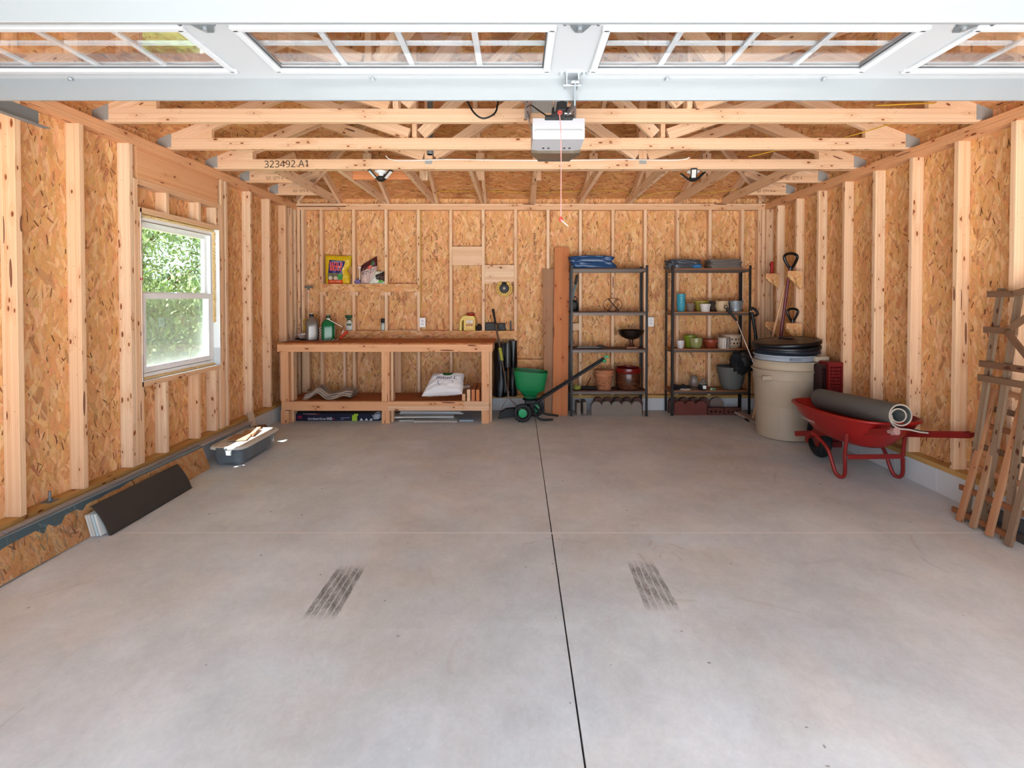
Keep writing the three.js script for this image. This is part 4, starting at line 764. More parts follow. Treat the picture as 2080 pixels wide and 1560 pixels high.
{
  // line reel: yellow horseshoe plate with holes, black drum, silver hub
  const o = thing('line_reel', 'round yellow reel with black drum hanging on back wall', 'reel', [-0.165, 1.53, -6.262]);
  const s = new THREE.Shape(); s.absarc(0, 0, 0.1, Math.PI * 0.5 + 0.42, Math.PI * 2.5 - 0.42, false); s.absarc(0, 0, 0.055, Math.PI * 2.5 - 0.5, Math.PI * 0.5 + 0.5, true); s.closePath();
  for (const a of [150, 172, 194, 216, 238, -58, -36, -14, 8, 30]) { const h = new THREE.Path(); h.absarc(0.082 * Math.cos(a * Math.PI / 180), 0.082 * Math.sin(a * Math.PI / 180), 0.0065, 0, Math.PI * 2); s.holes.push(h); }
  part('flange', new THREE.ExtrudeGeometry(s, { depth: 0.01, bevelEnabled: true, bevelSize: 0.002, bevelThickness: 0.002, bevelSegments: 1, curveSegments: 24 }), std(0xc79a1a, 0.45), o);
  part('backing', new THREE.CylinderGeometry(0.086, 0.086, 0.004, 32).rotateX(Math.PI / 2).translate(0, 0, -0.001), std(0x3a2a12, 0.8), o);
  part('drum', lathe([[0, 0], [0.06, 0], [0.06, 0.028], [0.05, 0.034], [0, 0.034]]).rotateX(Math.PI / 2), black, o); part('hub', lathe([[0, 0.03], [0.022, 0.03], [0.018, 0.042], [0, 0.046]]).rotateX(Math.PI / 2), std(0xb9b2a8, 0.4, 0.4), o);
}
{
  const o = thing('black_sheeting_roll', 'thick upright roll of black plastic sheeting right of bench', 'roll', [-0.14, 0.19, -6.2]), o2 = thing('black_sheeting_roll', 'thinner black sheeting roll standing behind the broom handle', 'roll', [-0.14, 0.19, -6.2]);
  const roll = (x, z, r, h, s) => { const g = new THREE.CylinderGeometry(r, r, h, 28, 20), p = g.attributes.position; for (let i = 0; i < p.count; i++) { const k = 1 + 0.16 * noise.noise(p.getX(i) * 20 + s, p.getY(i) * 4, p.getZ(i) * 20); p.setX(i, p.getX(i) * k); p.setZ(i, p.getZ(i) * k); } g.computeVertexNormals(); return g.translate(x, h / 2, z); };
  part('roll', roll(-0.07, 0.0, 0.085, 0.66, 1), std(0x08080a, 0.35), o); part('roll', roll(0.085, -0.01, 0.05, 0.69, 5), std(0x0a0a0c, 0.35), o2);
  const sl = part('loose_sleeve', roll(0.02, 0.075, 0.036, 0.3, 9), std(0x2e3032, 0.3), o); sl.position.y = 0.37; part('loose_sleeve', roll(-0.01, 0.08, 0.014, 0.26, 3), std(0x45474a, 0.3), o).position.y = 0.06;
}
// broom with a yellow sleeve
{
  const o = thing('push_broom', 'broom with dark handle, yellow sleeve and angled black head', 'broom');
  const a = V(-0.305, 1.272, -6.21), b = V(-0.108, 0.235, -5.96), at = (t) => a.clone().lerp(b, t);
  part('handle', [bar(at(0.1), at(0.68), 0.011), bar(at(0.66), b, 0.009)], std(0x5a4638, 0.5), o); part('grip', bar(a, at(0.18), 0.017, 0.013), std(0x1d120d, 0.7), o); part('sleeve', bar(at(0.455), at(0.6), 0.0195), std(0xb4b43c, 0.6), o);
  const c = V(-0.105, 0.235, -5.96);
  part('fork', [tube([[c.x, c.y + 0.06, c.z], [c.x, c.y, c.z], [-0.05, 0.17, -5.92], [0.02, 0.12, -5.88]], 0.008, 20, 8), tube([[c.x, c.y, c.z], [-0.16, 0.15, -5.92], [-0.2, 0.1, -5.88]], 0.004, 16, 6)], std(0x8a766a, 0.5), o);
  part('head', plate([[-0.12, 0.0], [0.1, 0.03], [0.1, 0.11], [-0.03, 0.1], [-0.1, 0.06]], 0.09, 0.006).translate(-0.1, FY(5.85) + 0.012, -5.88), black, o);
}
// drop spreader
{
  const o = thing('seed_spreader', 'green broadcast seed spreader with black handle bars', 'spreader', [0.15, FY(5.7), -5.80]);
  const green = std(0x0a7a44, 0.35), gd = std(0x0c5836, 0.45);
  const ring = (pts) => { const n = 40, pos = [], idx = []; pts.forEach(([w, d, y, e, tilt]) => { for (let i = 0; i < n; i++) { const t = i / n * Math.PI * 2, c = Math.cos(t), s = Math.sin(t), x = Math.sign(c) * Math.abs(c) ** e * w; pos.push(x, y - (tilt || 0) * x, Math.sign(s) * Math.abs(s) ** e * d); } }); for (let k = 0; k < pts.length - 1; k++) for (let i = 0; i < n; i++) { const a = k * n + i, b = k * n + (i + 1) % n; idx.push(a, a + n, b, b, a + n, b + n); } const g = new THREE.BufferGeometry(); g.setAttribute('position', new THREE.Float32BufferAttribute(pos, 3)); g.setIndex(idx); g.computeVertexNormals(); g.setAttribute('uv', new THREE.Float32BufferAttribute(new Float32Array(pos.length / 3 * 2), 2)); return g; };
  part('hopper', ring([[0.08, 0.06, 0.285, 0.7, 0], [0.13, 0.1, 0.34, 0.6, 0.03], [0.165, 0.13, 0.36, 0.55, 0.05], [0.178, 0.145, 0.44, 0.5, 0.06], [0.2, 0.16, 0.565, 0.5, 0.08], [0.206, 0.165, 0.57, 0.5, 0.08], [0.2, 0.16, 0.572, 0.5, 0.08], [0.165, 0.13, 0.43, 0.5, 0.06], [0.02, 0.02, 0.40, 0.6, 0.03]]), green, o);
  part('hopper_throat', lathe([[0.0, 0.235], [0.05, 0.235], [0.075, 0.26], [0.085, 0.29], [0.0, 0.30]]), gd, o);
  part('gear_box', [rbox(0.13, 0.06, 0.12, 0.012, 0.0, 0.215, 0), rbox(0.05, 0.12, 0.06, 0.01, 0.02, 0.14, 0), lathe([[0, 0.235], [0.09, 0.235], [0.09, 0.243], [0, 0.243]])], black, o);
  for (const [x, z] of [[-0.09, 0.13], [0.06, -0.14]]) {
    const w = new THREE.Group(); w.name = 'wheel'; w.position.set(x, 0.105, z); o.add(w);
    const tire = new THREE.TorusGeometry(0.082, 0.023, 12, 36), knobs = []; for (let k = 0; k < 16; k++) knobs.push(new THREE.BoxGeometry(0.018, 0.01, 0.048).translate(0, 0.1, 0).rotateZ(k / 16 * Math.PI * 2));
    part('tire', [tire, ...knobs], black, w); part('hub_cap', lathe([[0, 0.03], [0.045, 0.03], [0.05, 0.022], [0.05, -0.02], [0, -0.02]]).rotateX(Math.PI / 2), std(0x14a060, 0.4), w);
    const sp = []; for (let k = 0; k < 6; k++) sp.push(new THREE.BoxGeometry(0.016, 0.04, 0.018).translate(0, 0.062, 0).rotateZ(k / 6 * Math.PI * 2)); part('spoke', sp, black, w);
  }
  part('axle', bar(V(-0.09, 0.105, 0.15), V(0.06, 0.105, -0.16), 0.009), black, o);
  part('handle_bar', [bar(V(0.05, 0.2, 0.06), V(0.85, 0.72, 0.12), 0.012), bar(V(0.05, 0.2, -0.05), V(0.84, 0.73, 0.08), 0.012)], std(0x1c1c1e, 0.35, 0.3), o);
  part('handle_knob', [new THREE.SphereGeometry(0.022, 14, 10).translate(0.84, 0.70, 0.13), rbox(0.05, 0.03, 0.03, 0.008, 0.87, 0.745, 0.1)], std(0x2f9c66, 0.4), o);
  part('stand', [tube([[0.02, 0.15, 0.05], [0.1, 0.03, 0.09], [0.26, 0.015, 0.07]], 0.012, 20, 8), tube([[0.04, 0.15, -0.06], [0.14, 0.07, -0.03], [0.33, 0.03, -0.05]], 0.012, 20, 8)], black, o);
  const k = solo('seed_packet', rbox(0.15, 0.05, 0.03, 0.006), std(0xd8b9a0, 0.7), 'folded tan packet lying inside the green spreader hopper', 'packet'); k.position.set(0.16, 0.49, -5.82); k.rotation.set(-0.5, 0.1, 0);
}
// two loose boards against the wall
solo('leaning_board', beam(V(0.512, FY(6.0), -5.99), V(0.556, 2.04, -6.245), 0.183, 0.036, V(0, 0, 1)), new THREE.MeshStandardMaterial({ map: lumTex[1], color: 0xdcaa84, roughness: 0.75 }), 'tall orange-brown board leaning beside the left shelving unit', 'board');
solo('leaning_board', beam(V(0.40, FY(6.05), -6.04), V(0.385, 1.772, -6.25), 0.139, 0.03, V(0, 0, 1)), new THREE.MeshStandardMaterial({ map: lumTex[0], color: 0xb4a296, roughness: 0.8 }), 'shorter grey-brown board leaning behind the tall orange one', 'board');
// ---------------------------------------------------------------- steel shelving
const S1 = 1.766, S2 = 1.246, S3 = 0.802, S4 = 0.303;       // heights of the four decks
function shelving(label, x0, x1, zf, zb, deckMat) {
  const o = thing('shelving_unit', label, 'shelf', [0, 0, 0]);
  const frame = darkMetal, y = FY(-zf), pst = (x, z, sx, sz) => part('post', [box(x, x + sx * 0.03, y, 1.80, z, z + sz * 0.003), box(x, x + sx * 0.003, y, 1.80, z, z + sz * 0.03)], frame, o);
  pst(x0, zf, 1, -1); pst(x1, zf, -1, -1); pst(x0, zb, 1, 1); pst(x1, zb, -1, 1);
  for (const h of [S1, S2, S3, S4]) {
    const s = part('deck', box(x0 + 0.004, x1 - 0.004, h - 0.012, h, zb + 0.004, zf - 0.004, 0), deckMat, o);
    part('deck_rim', [box(x0 + 0.004, x1 - 0.004, h - 0.042, h - 0.0125, zf - 0.007, zf - 0.0035), box(x0 + 0.004, x1 - 0.004, h - 0.042, h - 0.0125, zb + 0.0035, zb + 0.007), box(x0 + 0.0035, x0 + 0.007, h - 0.042, h - 0.0125, zb + 0.008, zf - 0.008), box(x1 - 0.007, x1 - 0.0035, h - 0.042, h - 0.0125, zb + 0.008, zf - 0.008)], new THREE.MeshStandardMaterial({ color: 0x5a5048, roughness: 0.4, metalness: 0.5 }), s);
  }
  return o;
}
const deckDark = new THREE.MeshStandardMaterial({ map: lumTex[1], color: 0x5a3a2c, roughness: 0.6 }), deckTan = new THREE.MeshStandardMaterial({ map: lumTex[1], color: 0xb08a64, roughness: 0.6 });
shelving('tall dark steel shelving unit next to the leaning boards', 0.63, 1.555, -5.94, -6.235, deckDark);
shelving('tall dark steel shelving unit holding the flower pots', 1.845, 2.795, -5.965, -6.24, deckTan);
function folded(name, label, cat, w, h, d, layers, mat, pos, s, crumple = 0.05) {   // a pile of folded sheet
  const o = thing(name, label, cat, pos);
  for (let k = 0; k < layers; k++) {
    const t = h / layers, g = new RoundedBoxGeometry(w * (1 - 0.03 * (k % 2)), t, d * (1 - 0.05 * ((k + 1) % 2)), 6, t * 0.45), q = new THREE.BoxGeometry(1, 1, 1, 1); q.dispose();
    const f = lump(w * (1 - 0.02 * ((k * 7) % 3)), t * 1.25, d * (1 - 0.03 * (k % 3)), 0.35, crumple, 2.2, s + k * 5, 48, 16); g.dispose();
    const p = f.attributes.position; for (let i = 0; i < p.count; i++) { const x = p.getX(i) / w, z = p.getZ(i) / d; p.setY(i, p.getY(i) + h * 0.16 * noise.noise(x * 3 + s, z * 3, 1) * (k / layers)); }
    f.computeVertexNormals();
    part('fold', f.translate(0.01 * Math.sin(k * 2 + s), t * (k + 0.55), 0), mat, o);
  }
  return o;
}
folded('blue_tarp', 'folded blue tarpaulin on top of the left shelving unit', 'tarp', 0.53, 0.135, 0.25, 2, std(0x1f4470, 0.3), [0.905, S1 + 0.004, -6.08], 3, 0.2);
folded('plastic_sheeting', 'crumpled dark and blue plastic sheeting on the pot shelf top', 'sheeting', 0.36, 0.1, 0.2, 2, std(0x4a5058, 0.22, 0.1), [2.01, S1 + 0.002, -6.08], 11, 0.4);
{ const m = solo('blue_plastic_scrap', lump(0.12, 0.05, 0.12, 0.8, 0.3, 2.5, 6), std(0x2f6ea0, 0.25), 'small bright blue plastic scrap beside the crumpled sheeting', 'plastic'); m.position.set(2.15, S1 + 0.026, -6.0); }
folded('grey_tarp', 'neatly folded grey tarpaulin on the pot shelf top right', 'tarp', 0.4, 0.105, 0.24, 5, std(0x6a625c, 0.45), [2.50, S1 + 0.002, -6.09], 21, 0.03);
// left unit
{
  const o = thing('wire_orb', 'rusty wire ring stand standing on the second shelf', 'ornament', [1.155, S2, -6.05]);
  const rust = std(0x3a2014, 0.7, 0.3), R = 0.112;
  const ell = (a) => { const p = []; for (let i = 0; i < 40; i++) { const t = i / 40 * Math.PI * 2; p.push([R * Math.cos(t) * Math.cos(a), 0.084 + 0.08 * Math.sin(t), R * Math.cos(t) * Math.sin(a)]); } return tube(p, 0.0035, 80, 6, true); };
  part('ring', [ell(0.05), ell(0.08)], rust, o);
  part('cross_wire', [bar(V(-0.06, 0.155, 0.012), V(0.065, 0.006, 0.05), 0.0035), bar(V(-0.045, 0.155, -0.03), V(0.075, 0.008, 0.02), 0.0035), bar(V(0.065, 0.155, 0.01), V(-0.06, 0.006, 0.05), 0.0035), bar(V(0.05, 0.155, -0.03), V(-0.07, 0.006, 0.02), 0.0035)], rust, o);
}
{
  const o = thing('garden_urn', 'dark copper footed bowl on the third shelf', 'bowl', [1.385, S3, -6.07]);
  part('foot', rbox(0.13, 0.018, 0.13, 0.003, 0, 0.009, 0), std(0x9a6a4c, 0.6), o);
  part('stem', lathe([[0.055, 0.018], [0.05, 0.03], [0.026, 0.05], [0.022, 0.085], [0.034, 0.115], [0, 0.118]]), std(0x54301f, 0.35, 0.4), o);
  part('bowl', lathe([[0, 0.108], [0.06, 0.112], [0.12, 0.14], [0.146, 0.17], [0.15, 0.2], [0.158, 0.212], [0.158, 0.22], [0.146, 0.22], [0.138, 0.18], [0.1, 0.14], [0, 0.13]], 40), std(0x1c110d, 0.35, 0.3), o);
}
{ const o = thing('flat_tool', 'flat black tool with grey edge lying on third shelf', 'tool', [0.86, S3, -6.05]); part('blade', rbox(0.36, 0.012, 0.14, 0.004, 0, 0.008, 0), black, o); part('edge', bar(V(-0.14, 0.018, 0.07), V(0.12, 0.018, 0.07), 0.006), std(0x777a7c, 0.35, 0.4), o); part('hook', tube([[0.1, 0.02, 0], [0.15, 0.034, 0], [0.2, 0.02, 0]], 0.008, 16, 6), black, o); }
function potThing(name, label, mat, rT, rB, h, x, y, z, rim = 0, cat = 'pot', group) { const o = thing(name, label, cat, [x, y, z], 0, group); part('pot_wall', lathe(pot(rT, rB, h, Math.min(0.008, rT * 0.1), rim), 36), mat, o); return o; }
const soil = std(0x1c130e, 1);
{
  const clayC = canvas(256, 256, (c) => { c.fillStyle = '#b4724c'; c.fillRect(0, 0, 256, 256); for (let i = 0; i < 900; i++) { c.fillStyle = pick(['rgba(96,52,32,0.25)', 'rgba(222,168,132,0.22)', 'rgba(70,58,50,0.2)']); c.fillRect(rnd() * 256, rnd() * 256, rr(6, 50), rr(1, 5)); } });
  const o = potThing('terracotta_pot', 'weathered terracotta pot on bottom deck of left shelf', new THREE.MeshStandardMaterial({ map: texture(clayC), roughness: 0.85 }), 0.119, 0.085, 0.24, 1.055, S4, -6.06, 0.045);
  part('soil', new THREE.CircleGeometry(0.105, 30).rotateX(-Math.PI / 2).translate(0, 0.2, 0), soil, o);
  const g = thing('glazed_pot', 'large brown glazed pot with red rim on left shelf', 'pot', [1.35, S4, -6.06]);
  const C = canvas(256, 256, (c) => { c.fillStyle = '#4a2817'; c.fillRect(0, 0, 256, 256); for (let i = 0; i < 700; i++) { c.fillStyle = pick(['rgba(120,80,40,0.3)', 'rgba(30,14,8,0.35)', 'rgba(140,30,24,0.18)']); c.beginPath(); c.ellipse(rnd() * 256, rnd() * 256, rr(2, 9), rr(2, 7), 0, 0, 7); c.fill(); } });
  part('pot_wall', lathe([[0, 0], [0.12, 0], [0.145, 0.02], [0.153, 0.12], [0.152, 0.2], [0.145, 0.205]], 40), new THREE.MeshStandardMaterial({ map: texture(C), roughness: 0.25 }), g);
  part('rim', lathe([[0.146, 0.205], [0.156, 0.21], [0.156, 0.262], [0.148, 0.268], [0.138, 0.262], [0.136, 0.2], [0, 0.19]], 40), std(0x6a120e, 0.22), g);
}
{ const o = thing('garden_glove', 'yellow-green glove scrap on the bottom left shelf deck', 'glove', [0.72, S4, -6.02]); part('glove_body', lump(0.09, 0.05, 0.07, 0.8, 0.4, 2.5, 12).translate(0, 0.027, 0), std(0x8a8a3a, 0.9), o); }
{ const o = thing('hand_trowel', 'dark hand trowel lying left on the bottom deck', 'tool', [0.86, S4, -6.06]); part('tool_body', [lump(0.18, 0.03, 0.08, 0.7, 0.2, 2, 15).translate(0, 0.018, 0), bar(V(-0.08, 0.03, 0.03), V(0.1, 0.018, 0.05), 0.009)], std(0x15110f, 0.7), o); part('rust_stick', bar(V(-0.02, 0.02, -0.04), V(0.05, 0.12, -0.12), 0.006), std(0x5a3424, 0.8), o); }
// hand tools hanging in the bay behind the left unit
{
  const o = thing('hanging_saw', 'long dark hand tool hanging behind the left shelf post', 'tool', [0.70, 1.3, -6.28]);
  part('blade', beam(V(-0.01, 0.1, 0), V(0.045, 0.34, 0), 0.012, 0.03, V(1, 0, 0)), std(0x3a4440, 0.4, 0.4), o); part('handle', bar(V(0.03, 0.28, 0), V(0.05, 0.40, 0), 0.014), std(0x1d2422, 0.6), o);
  const b = thing('hanging_pruner', 'black pruning tool hanging behind the second deck', 'tool', [0.72, 1.1, -6.28]); part('blade', [lump(0.09, 0.16, 0.04, 0.9, 0.3, 2, 19).translate(0, 0.2, 0)], black, b); part('loop', tube([[-0.02, 0.25, 0], [0.0, 0.33, 0], [0.03, 0.3, 0], [0.0, 0.24, 0]], 0.006, 24, 6), black, b);
  const c = thing('hook_wire', 'thin black wire hook below the left shelf block', 'hook', [0.69, 0.82, -6.28]); part('wire', tube([[0.02, 0.17, 0], [-0.02, 0.13, 0], [-0.02, 0.08, 0], [0.03, 0.03, 0], [-0.02, 0.01, 0]], 0.004, 30, 6), black, c);
}
// right unit, second deck
const turq = std(0x3f98ac, 0.3);
for (let k = 0; k < 5; k++) { const names = ['bottom', 'second', 'middle', 'fourth', 'top']; potThing('turquoise_pot', `small turquoise pot, ${names[k]} of the nested stack`, turq, 0.054, 0.04, 0.095, 1.985, S2 + k * 0.03, -6.06, 0.024, 'pot', 'nested turquoise pots'); }
potThing('clay_pot', 'small grey weathered clay pot beside turquoise stack', std(0x7b6a5c, 0.9), 0.052, 0.036, 0.1, 2.10, S2, -6.06, 0.03);
potThing('yellow_bowl', 'olive yellow bowl planter behind the small white pot', std(0x9a8c3c, 0.3), 0.094, 0.06, 0.13, 2.262, S2, -6.135, 0.02, 'pot');
potThing('white_pot', 'small white ribbed pot in front of the olive bowl', std(0xd9d2cc, 0.35), 0.063, 0.05, 0.096, 2.262, S2, -6.01, 0.028);
potThing('brown_pot', 'dark brown pot between olive bowl and cream pot', std(0x3e2e26, 0.8), 0.05, 0.04, 0.13, 2.405, S2, -6.15, 0);
{
  const o = thing('cream_ribbed_pot', 'cream pot with vertical ribs on the second deck', 'pot', [2.483, S2, -6.06]); const g = lathe([[0, 0], [0.055, 0], [0.068, 0.03], [0.077, 0.07], [0.072, 0.105], [0.076, 0.108], [0.078, 0.13], [0.068, 0.13], [0.062, 0.1], [0.05, 0.01], [0, 0.01]], 72), p = g.attributes.position;
  for (let i = 0; i < p.count; i++) { const y = p.getY(i); if (y > 0.01 && y < 0.1) { const a = Math.atan2(p.getZ(i), p.getX(i)), k = 1 + 0.045 * Math.cos(a * 18); p.setX(i, p.getX(i) * k); p.setZ(i, p.getZ(i) * k); } }
  g.computeVertexNormals(); part('pot_wall', g, std(0xc9ac86, 0.45), o);
}
{ const o = thing('galvanized_pail', 'small galvanized metal pail at right end of second deck', 'pail', [2.652, S2, -6.07]); part('pail_wall', lathe([[0, 0], [0.066, 0], [0.07, 0.006], [0.086, 0.118], [0.092, 0.12], [0.093, 0.132], [0.086, 0.132], [0.066, 0.012], [0, 0.012]], 40), new THREE.MeshStandardMaterial({ map: texture(canvas(128, 128, (c) => { c.fillStyle = '#9aa2a6'; c.fillRect(0, 0, 128, 128); for (let i = 0; i < 260; i++) { c.fillStyle = pick(['rgba(200,210,214,0.4)', 'rgba(90,98,104,0.4)']); c.beginPath(); c.ellipse(rnd() * 128, rnd() * 128, rr(3, 10), rr(3, 8), rnd() * 3, 0, 7); c.fill(); } })), roughness: 0.42, metalness: 0.55 }), o); }
// third deck
potThing('white_cup', 'small plain white cup pot at left of third deck', std(0xd6cfcf, 0.35), 0.048, 0.034, 0.096, 1.972, S3, -6.03, 0);
potThing('lime_pot', 'tall lime green pot at back of the third deck', std(0x7d8a22, 0.3), 0.083, 0.06, 0.152, 2.13, S3, -6.14, 0);
{ const o = thing('olive_round_pot', 'round pale olive pot in front of the lime one', 'pot', [2.162, S3, -6.035]); part('pot_wall', lathe([[0, 0], [0.045, 0], [0.066, 0.03], [0.077, 0.08], [0.074, 0.13], [0.068, 0.13], [0.066, 0.08], [0, 0.03]], 40), std(0x8c8c58, 0.22), o); }
potThing('terracotta_bowl', 'shallow red terracotta bowl on the third deck', std(0x8a3a22, 0.5), 0.09, 0.062, 0.108, 2.355, S3, -6.09, 0.035, 'bowl');
{
  const st = canvas(512, 128, (c, w, h) => { c.fillStyle = '#d3c7b8'; c.fillRect(0, 0, w, h); for (let x = 0; x < w; x += 22) { c.fillStyle = pick(['#3a302c', '#54463e', '#2e2622']); c.fillRect(x + rr(0, 4), 0, rr(5, 11), h); } }), dt = canvas(512, 160, (c, w, h) => { c.fillStyle = '#c2ab92'; c.fillRect(0, 0, w, h); c.fillStyle = '#35241c'; for (let y = 0; y < 4; y++) for (let x = 0; x < 16; x++) { c.beginPath(); c.ellipse(x * 32 + (y % 2) * 16 + 8, y * 36 + 30, 8, 8, 0, 0, 7); c.fill(); } });
  const a = thing('striped_pot', 'cylindrical pot with dark vertical stripes on third deck', 'pot', [2.50, S3, -6.03]); part('pot_wall', lathe([[0.066, 0], [0.075, 0.065], [0.075, 0.13]], 40), new THREE.MeshStandardMaterial({ map: texture(st), roughness: 0.4 }), a); part('inner_wall', lathe([[0, 0.02], [0.068, 0.02], [0.069, 0.13], [0.075, 0.13]], 40), std(0xc9beb0, 0.5), a);
  const b = thing('dotted_pot', 'large pale pot with dark dots behind the striped one', 'pot', [2.63, S3, -6.135]); part('pot_wall', lathe([[0.085, 0], [0.108, 0.04], [0.113, 0.15]], 40), new THREE.MeshStandardMaterial({ map: texture(dt), roughness: 0.4 }), b); part('rim', lathe([[0.113, 0.15], [0.117, 0.152], [0.117, 0.165], [0.105, 0.165], [0.1, 0.02], [0, 0.02]], 40), std(0xb69a84, 0.4), b);
}
// bottom deck
{ const o = thing('grey_planter', 'big grey plastic planter bowl on the bottom deck', 'planter', [2.61, S4, -6.08]); const g = [[0, 0], [0.09, 0], [0.105, 0.012], [0.135, 0.08], [0.15, 0.17]]; for (let k = 0; k < 8; k++) g.push([0.151 + 0.0022 * k, 0.175 + k * 0.01], [0.153 + 0.0022 * k, 0.18 + k * 0.01]); g.push([0.171, 0.268], [0.173, 0.278], [0.16, 0.278], [0.145, 0.18], [0, 0.17]); part('planter_wall', lathe(g, 48), std(0x63645f, 0.6), o); }
const jarGlass = new THREE.MeshPhysicalMaterial({ color: 0xe6eaea, roughness: 0.05, transmission: 0.9, thickness: 0 });
[[2.17, -6.13, 0.058, 0.155, 'large round glass jar at back of bottom deck'], [2.275, -6.09, 0.04, 0.12, 'tall narrow glass jar beside the large one']].forEach(([x, z, r, h, label]) => { const o = thing('glass_jar', label, 'jar', [x, S4, z]); part('jar_wall', lathe([[0, 0], [r, 0.004], [r, h * 0.7], [r * 0.75, h * 0.82], [r * 0.75, h * 0.9]]), jarGlass, o); part('lid', lathe([[0, h], [r * 0.8, h], [r * 0.8, h * 0.86], [0, h * 0.86]]), std(0x9a9a94, 0.35, 0.6), o); });
{ const o = thing('labelled_jar', 'small dark jar with white label on bottom deck', 'jar', [2.23, S4, -6.0]); part('jar_wall', lathe([[0, 0], [0.05, 0.002], [0.05, 0.065], [0.045, 0.07], [0, 0.07]]), std(0x1a1a1a, 0.3), o); part('lid', lathe([[0, 0.07], [0.047, 0.07], [0.047, 0.088], [0, 0.088]]), std(0xa4a49c, 0.4, 0.5), o); part('label', rbox(0.04, 0.042, 0.004, 0.002, 0.008, 0.04, 0.05), white, o); }
solo('plant_tag', rbox(0.03, 0.026, 0.01, 0.003, 2.332, S4 + 0.014, -5.985), std(0x9ac0a0, 0.5), 'small pale green plant tag on the bottom deck', 'tag'); solo('plant_tag', rbox(0.03, 0.026, 0.01, 0.003, 2.368, S4 + 0.014, -5.985), std(0x4c8a5c, 0.5), 'small darker green plant tag beside the pale one', 'tag');
{ const o = thing('brush_pile', 'dark brushes and pale rag lying on the bottom deck', 'brush', [1.98, S4, -6.03]); part('brush', [lump(0.2, 0.05, 0.12, 0.7, 0.5, 2.5, 31).translate(0, 0.028, 0)], std(0x241a1c, 0.8), o); part('rag', lump(0.13, 0.02, 0.05, 0.8, 0.3, 3, 35).translate(0.03, 0.014, 0.06), std(0xb9aca0, 0.8), o); part('bristle_bar', bar(V(0.08, 0.045, 0.0), V(0.2, 0.012, 0.06), 0.008), std(0x2c2018, 0.7), o); }
solo('small_saw', [beam(V(2.08, S4 + 0.03, -6.04), V(2.23, S4 + 0.006, -5.962), 0.03, 0.004), bar(V(2.03, S4 + 0.045, -6.06), V(2.1, S4 + 0.026, -6.03), 0.011)], std(0x2a2522, 0.5, 0.3), 'small dark saw lying across the bottom deck edge', 'saw');
// below the decks
function edger(label, mat, L, H, W, n, pos, turn = 0, group) { const s = new THREE.Shape(); s.moveTo(-L / 2, 0); s.lineTo(L / 2, 0); s.lineTo(L / 2, H * 0.72); const w = L / n; for (let i = n - 1; i >= 0; i--) { const x = -L / 2 + i * w; s.quadraticCurveTo(x + w * 0.85, H * 1.02, x + w / 2, H); s.quadraticCurveTo(x + w * 0.15, H * 1.02, x, H * 0.72); } const o = thing('scalloped_edger', label, 'edging', pos, turn, group); part('stone', new THREE.ExtrudeGeometry(s, { depth: W, bevelEnabled: true, bevelSize: 0.004, bevelThickness: 0.004, bevelSegments: 1, curveSegments: 6 }), mat, o); return o; }
const edgeGrey = new THREE.MeshStandardMaterial({ map: texture(blockCanvas, 0.4, 0.4), color: 0xa89a8c, roughness: 0.95 }), edgeRed = new THREE.MeshStandardMaterial({ map: texture(blockCanvas, 0.4, 0.4), color: 0x8a4a40, roughness: 0.95 }), edgeDark = new THREE.MeshStandardMaterial({ map: texture(blockCanvas, 0.4, 0.4), color: 0x7c5248, roughness: 0.95 });
edger('long grey scalloped concrete edging stone under the left shelf', edgeGrey, 0.60, 0.17, 0.055, 5, [1.19, FY(5.95), -6.02]);
edger('red-brown scalloped edging stone behind the grey one', edgeDark, 0.60, 0.19, 0.05, 5, [1.23, FY(6.1), -6.14]);
[[0.735, 'small grey edging block on end under left shelf corner'], [0.815, 'second small grey edging block beside the corner one']].forEach(([x, label], i) => { const o = thing('edging_block', label, 'edging', [x, FY(6), -6.05 - i * 0.05]); part('stone', rbox(0.05, 0.16, 0.2, 0.012, 0, 0.08, 0), edgeGrey, o); });
edger('red scalloped edging stone under the pot shelf', edgeRed, 0.39, 0.165, 0.055, 3, [2.09, FY(6), -6.06]);
edger('second red scalloped edging stone hidden behind the first', edgeDark, 0.5, 0.18, 0.05, 4, [2.12, FY(6.1), -6.18]);
{
  const br = std(0x5a2f26, 0.9);
  [[2.395, 'cored red brick with three holes under the pot shelf'], [2.60, 'dark cored brick right of the three-hole brick']].forEach(([x, label]) => {
    const s = new THREE.Shape(); s.moveTo(-0.096, 0); s.lineTo(0.096, 0); s.lineTo(0.096, 0.086); s.lineTo(-0.096, 0.086); s.lineTo(-0.096, 0);
    for (const k of [-0.052, 0, 0.052]) { const h = new THREE.Path(); h.absarc(k, 0.043, 0.017, 0, Math.PI * 2); s.holes.push(h); }
    const o = thing('cored_brick', label, 'brick', [x, FY(6), -6.06]); part('brick_body', new THREE.ExtrudeGeometry(s, { depth: 0.057, bevelEnabled: true, bevelSize: 0.002, bevelThickness: 0.002, bevelSegments: 1 }), br, o);
  });
  const d = thing('round_paver', 'pale round stone standing behind the cored bricks', 'stone', [2.47, FY(6.2), -6.2]); part('stone', lathe([[0, 0], [0.085, 0], [0.09, 0.006], [0.09, 0.034], [0.085, 0.04], [0, 0.04]], 28).rotateX(Math.PI / 2).translate(0, 0.09, 0), std(0x8a7468, 0.95), d);
}
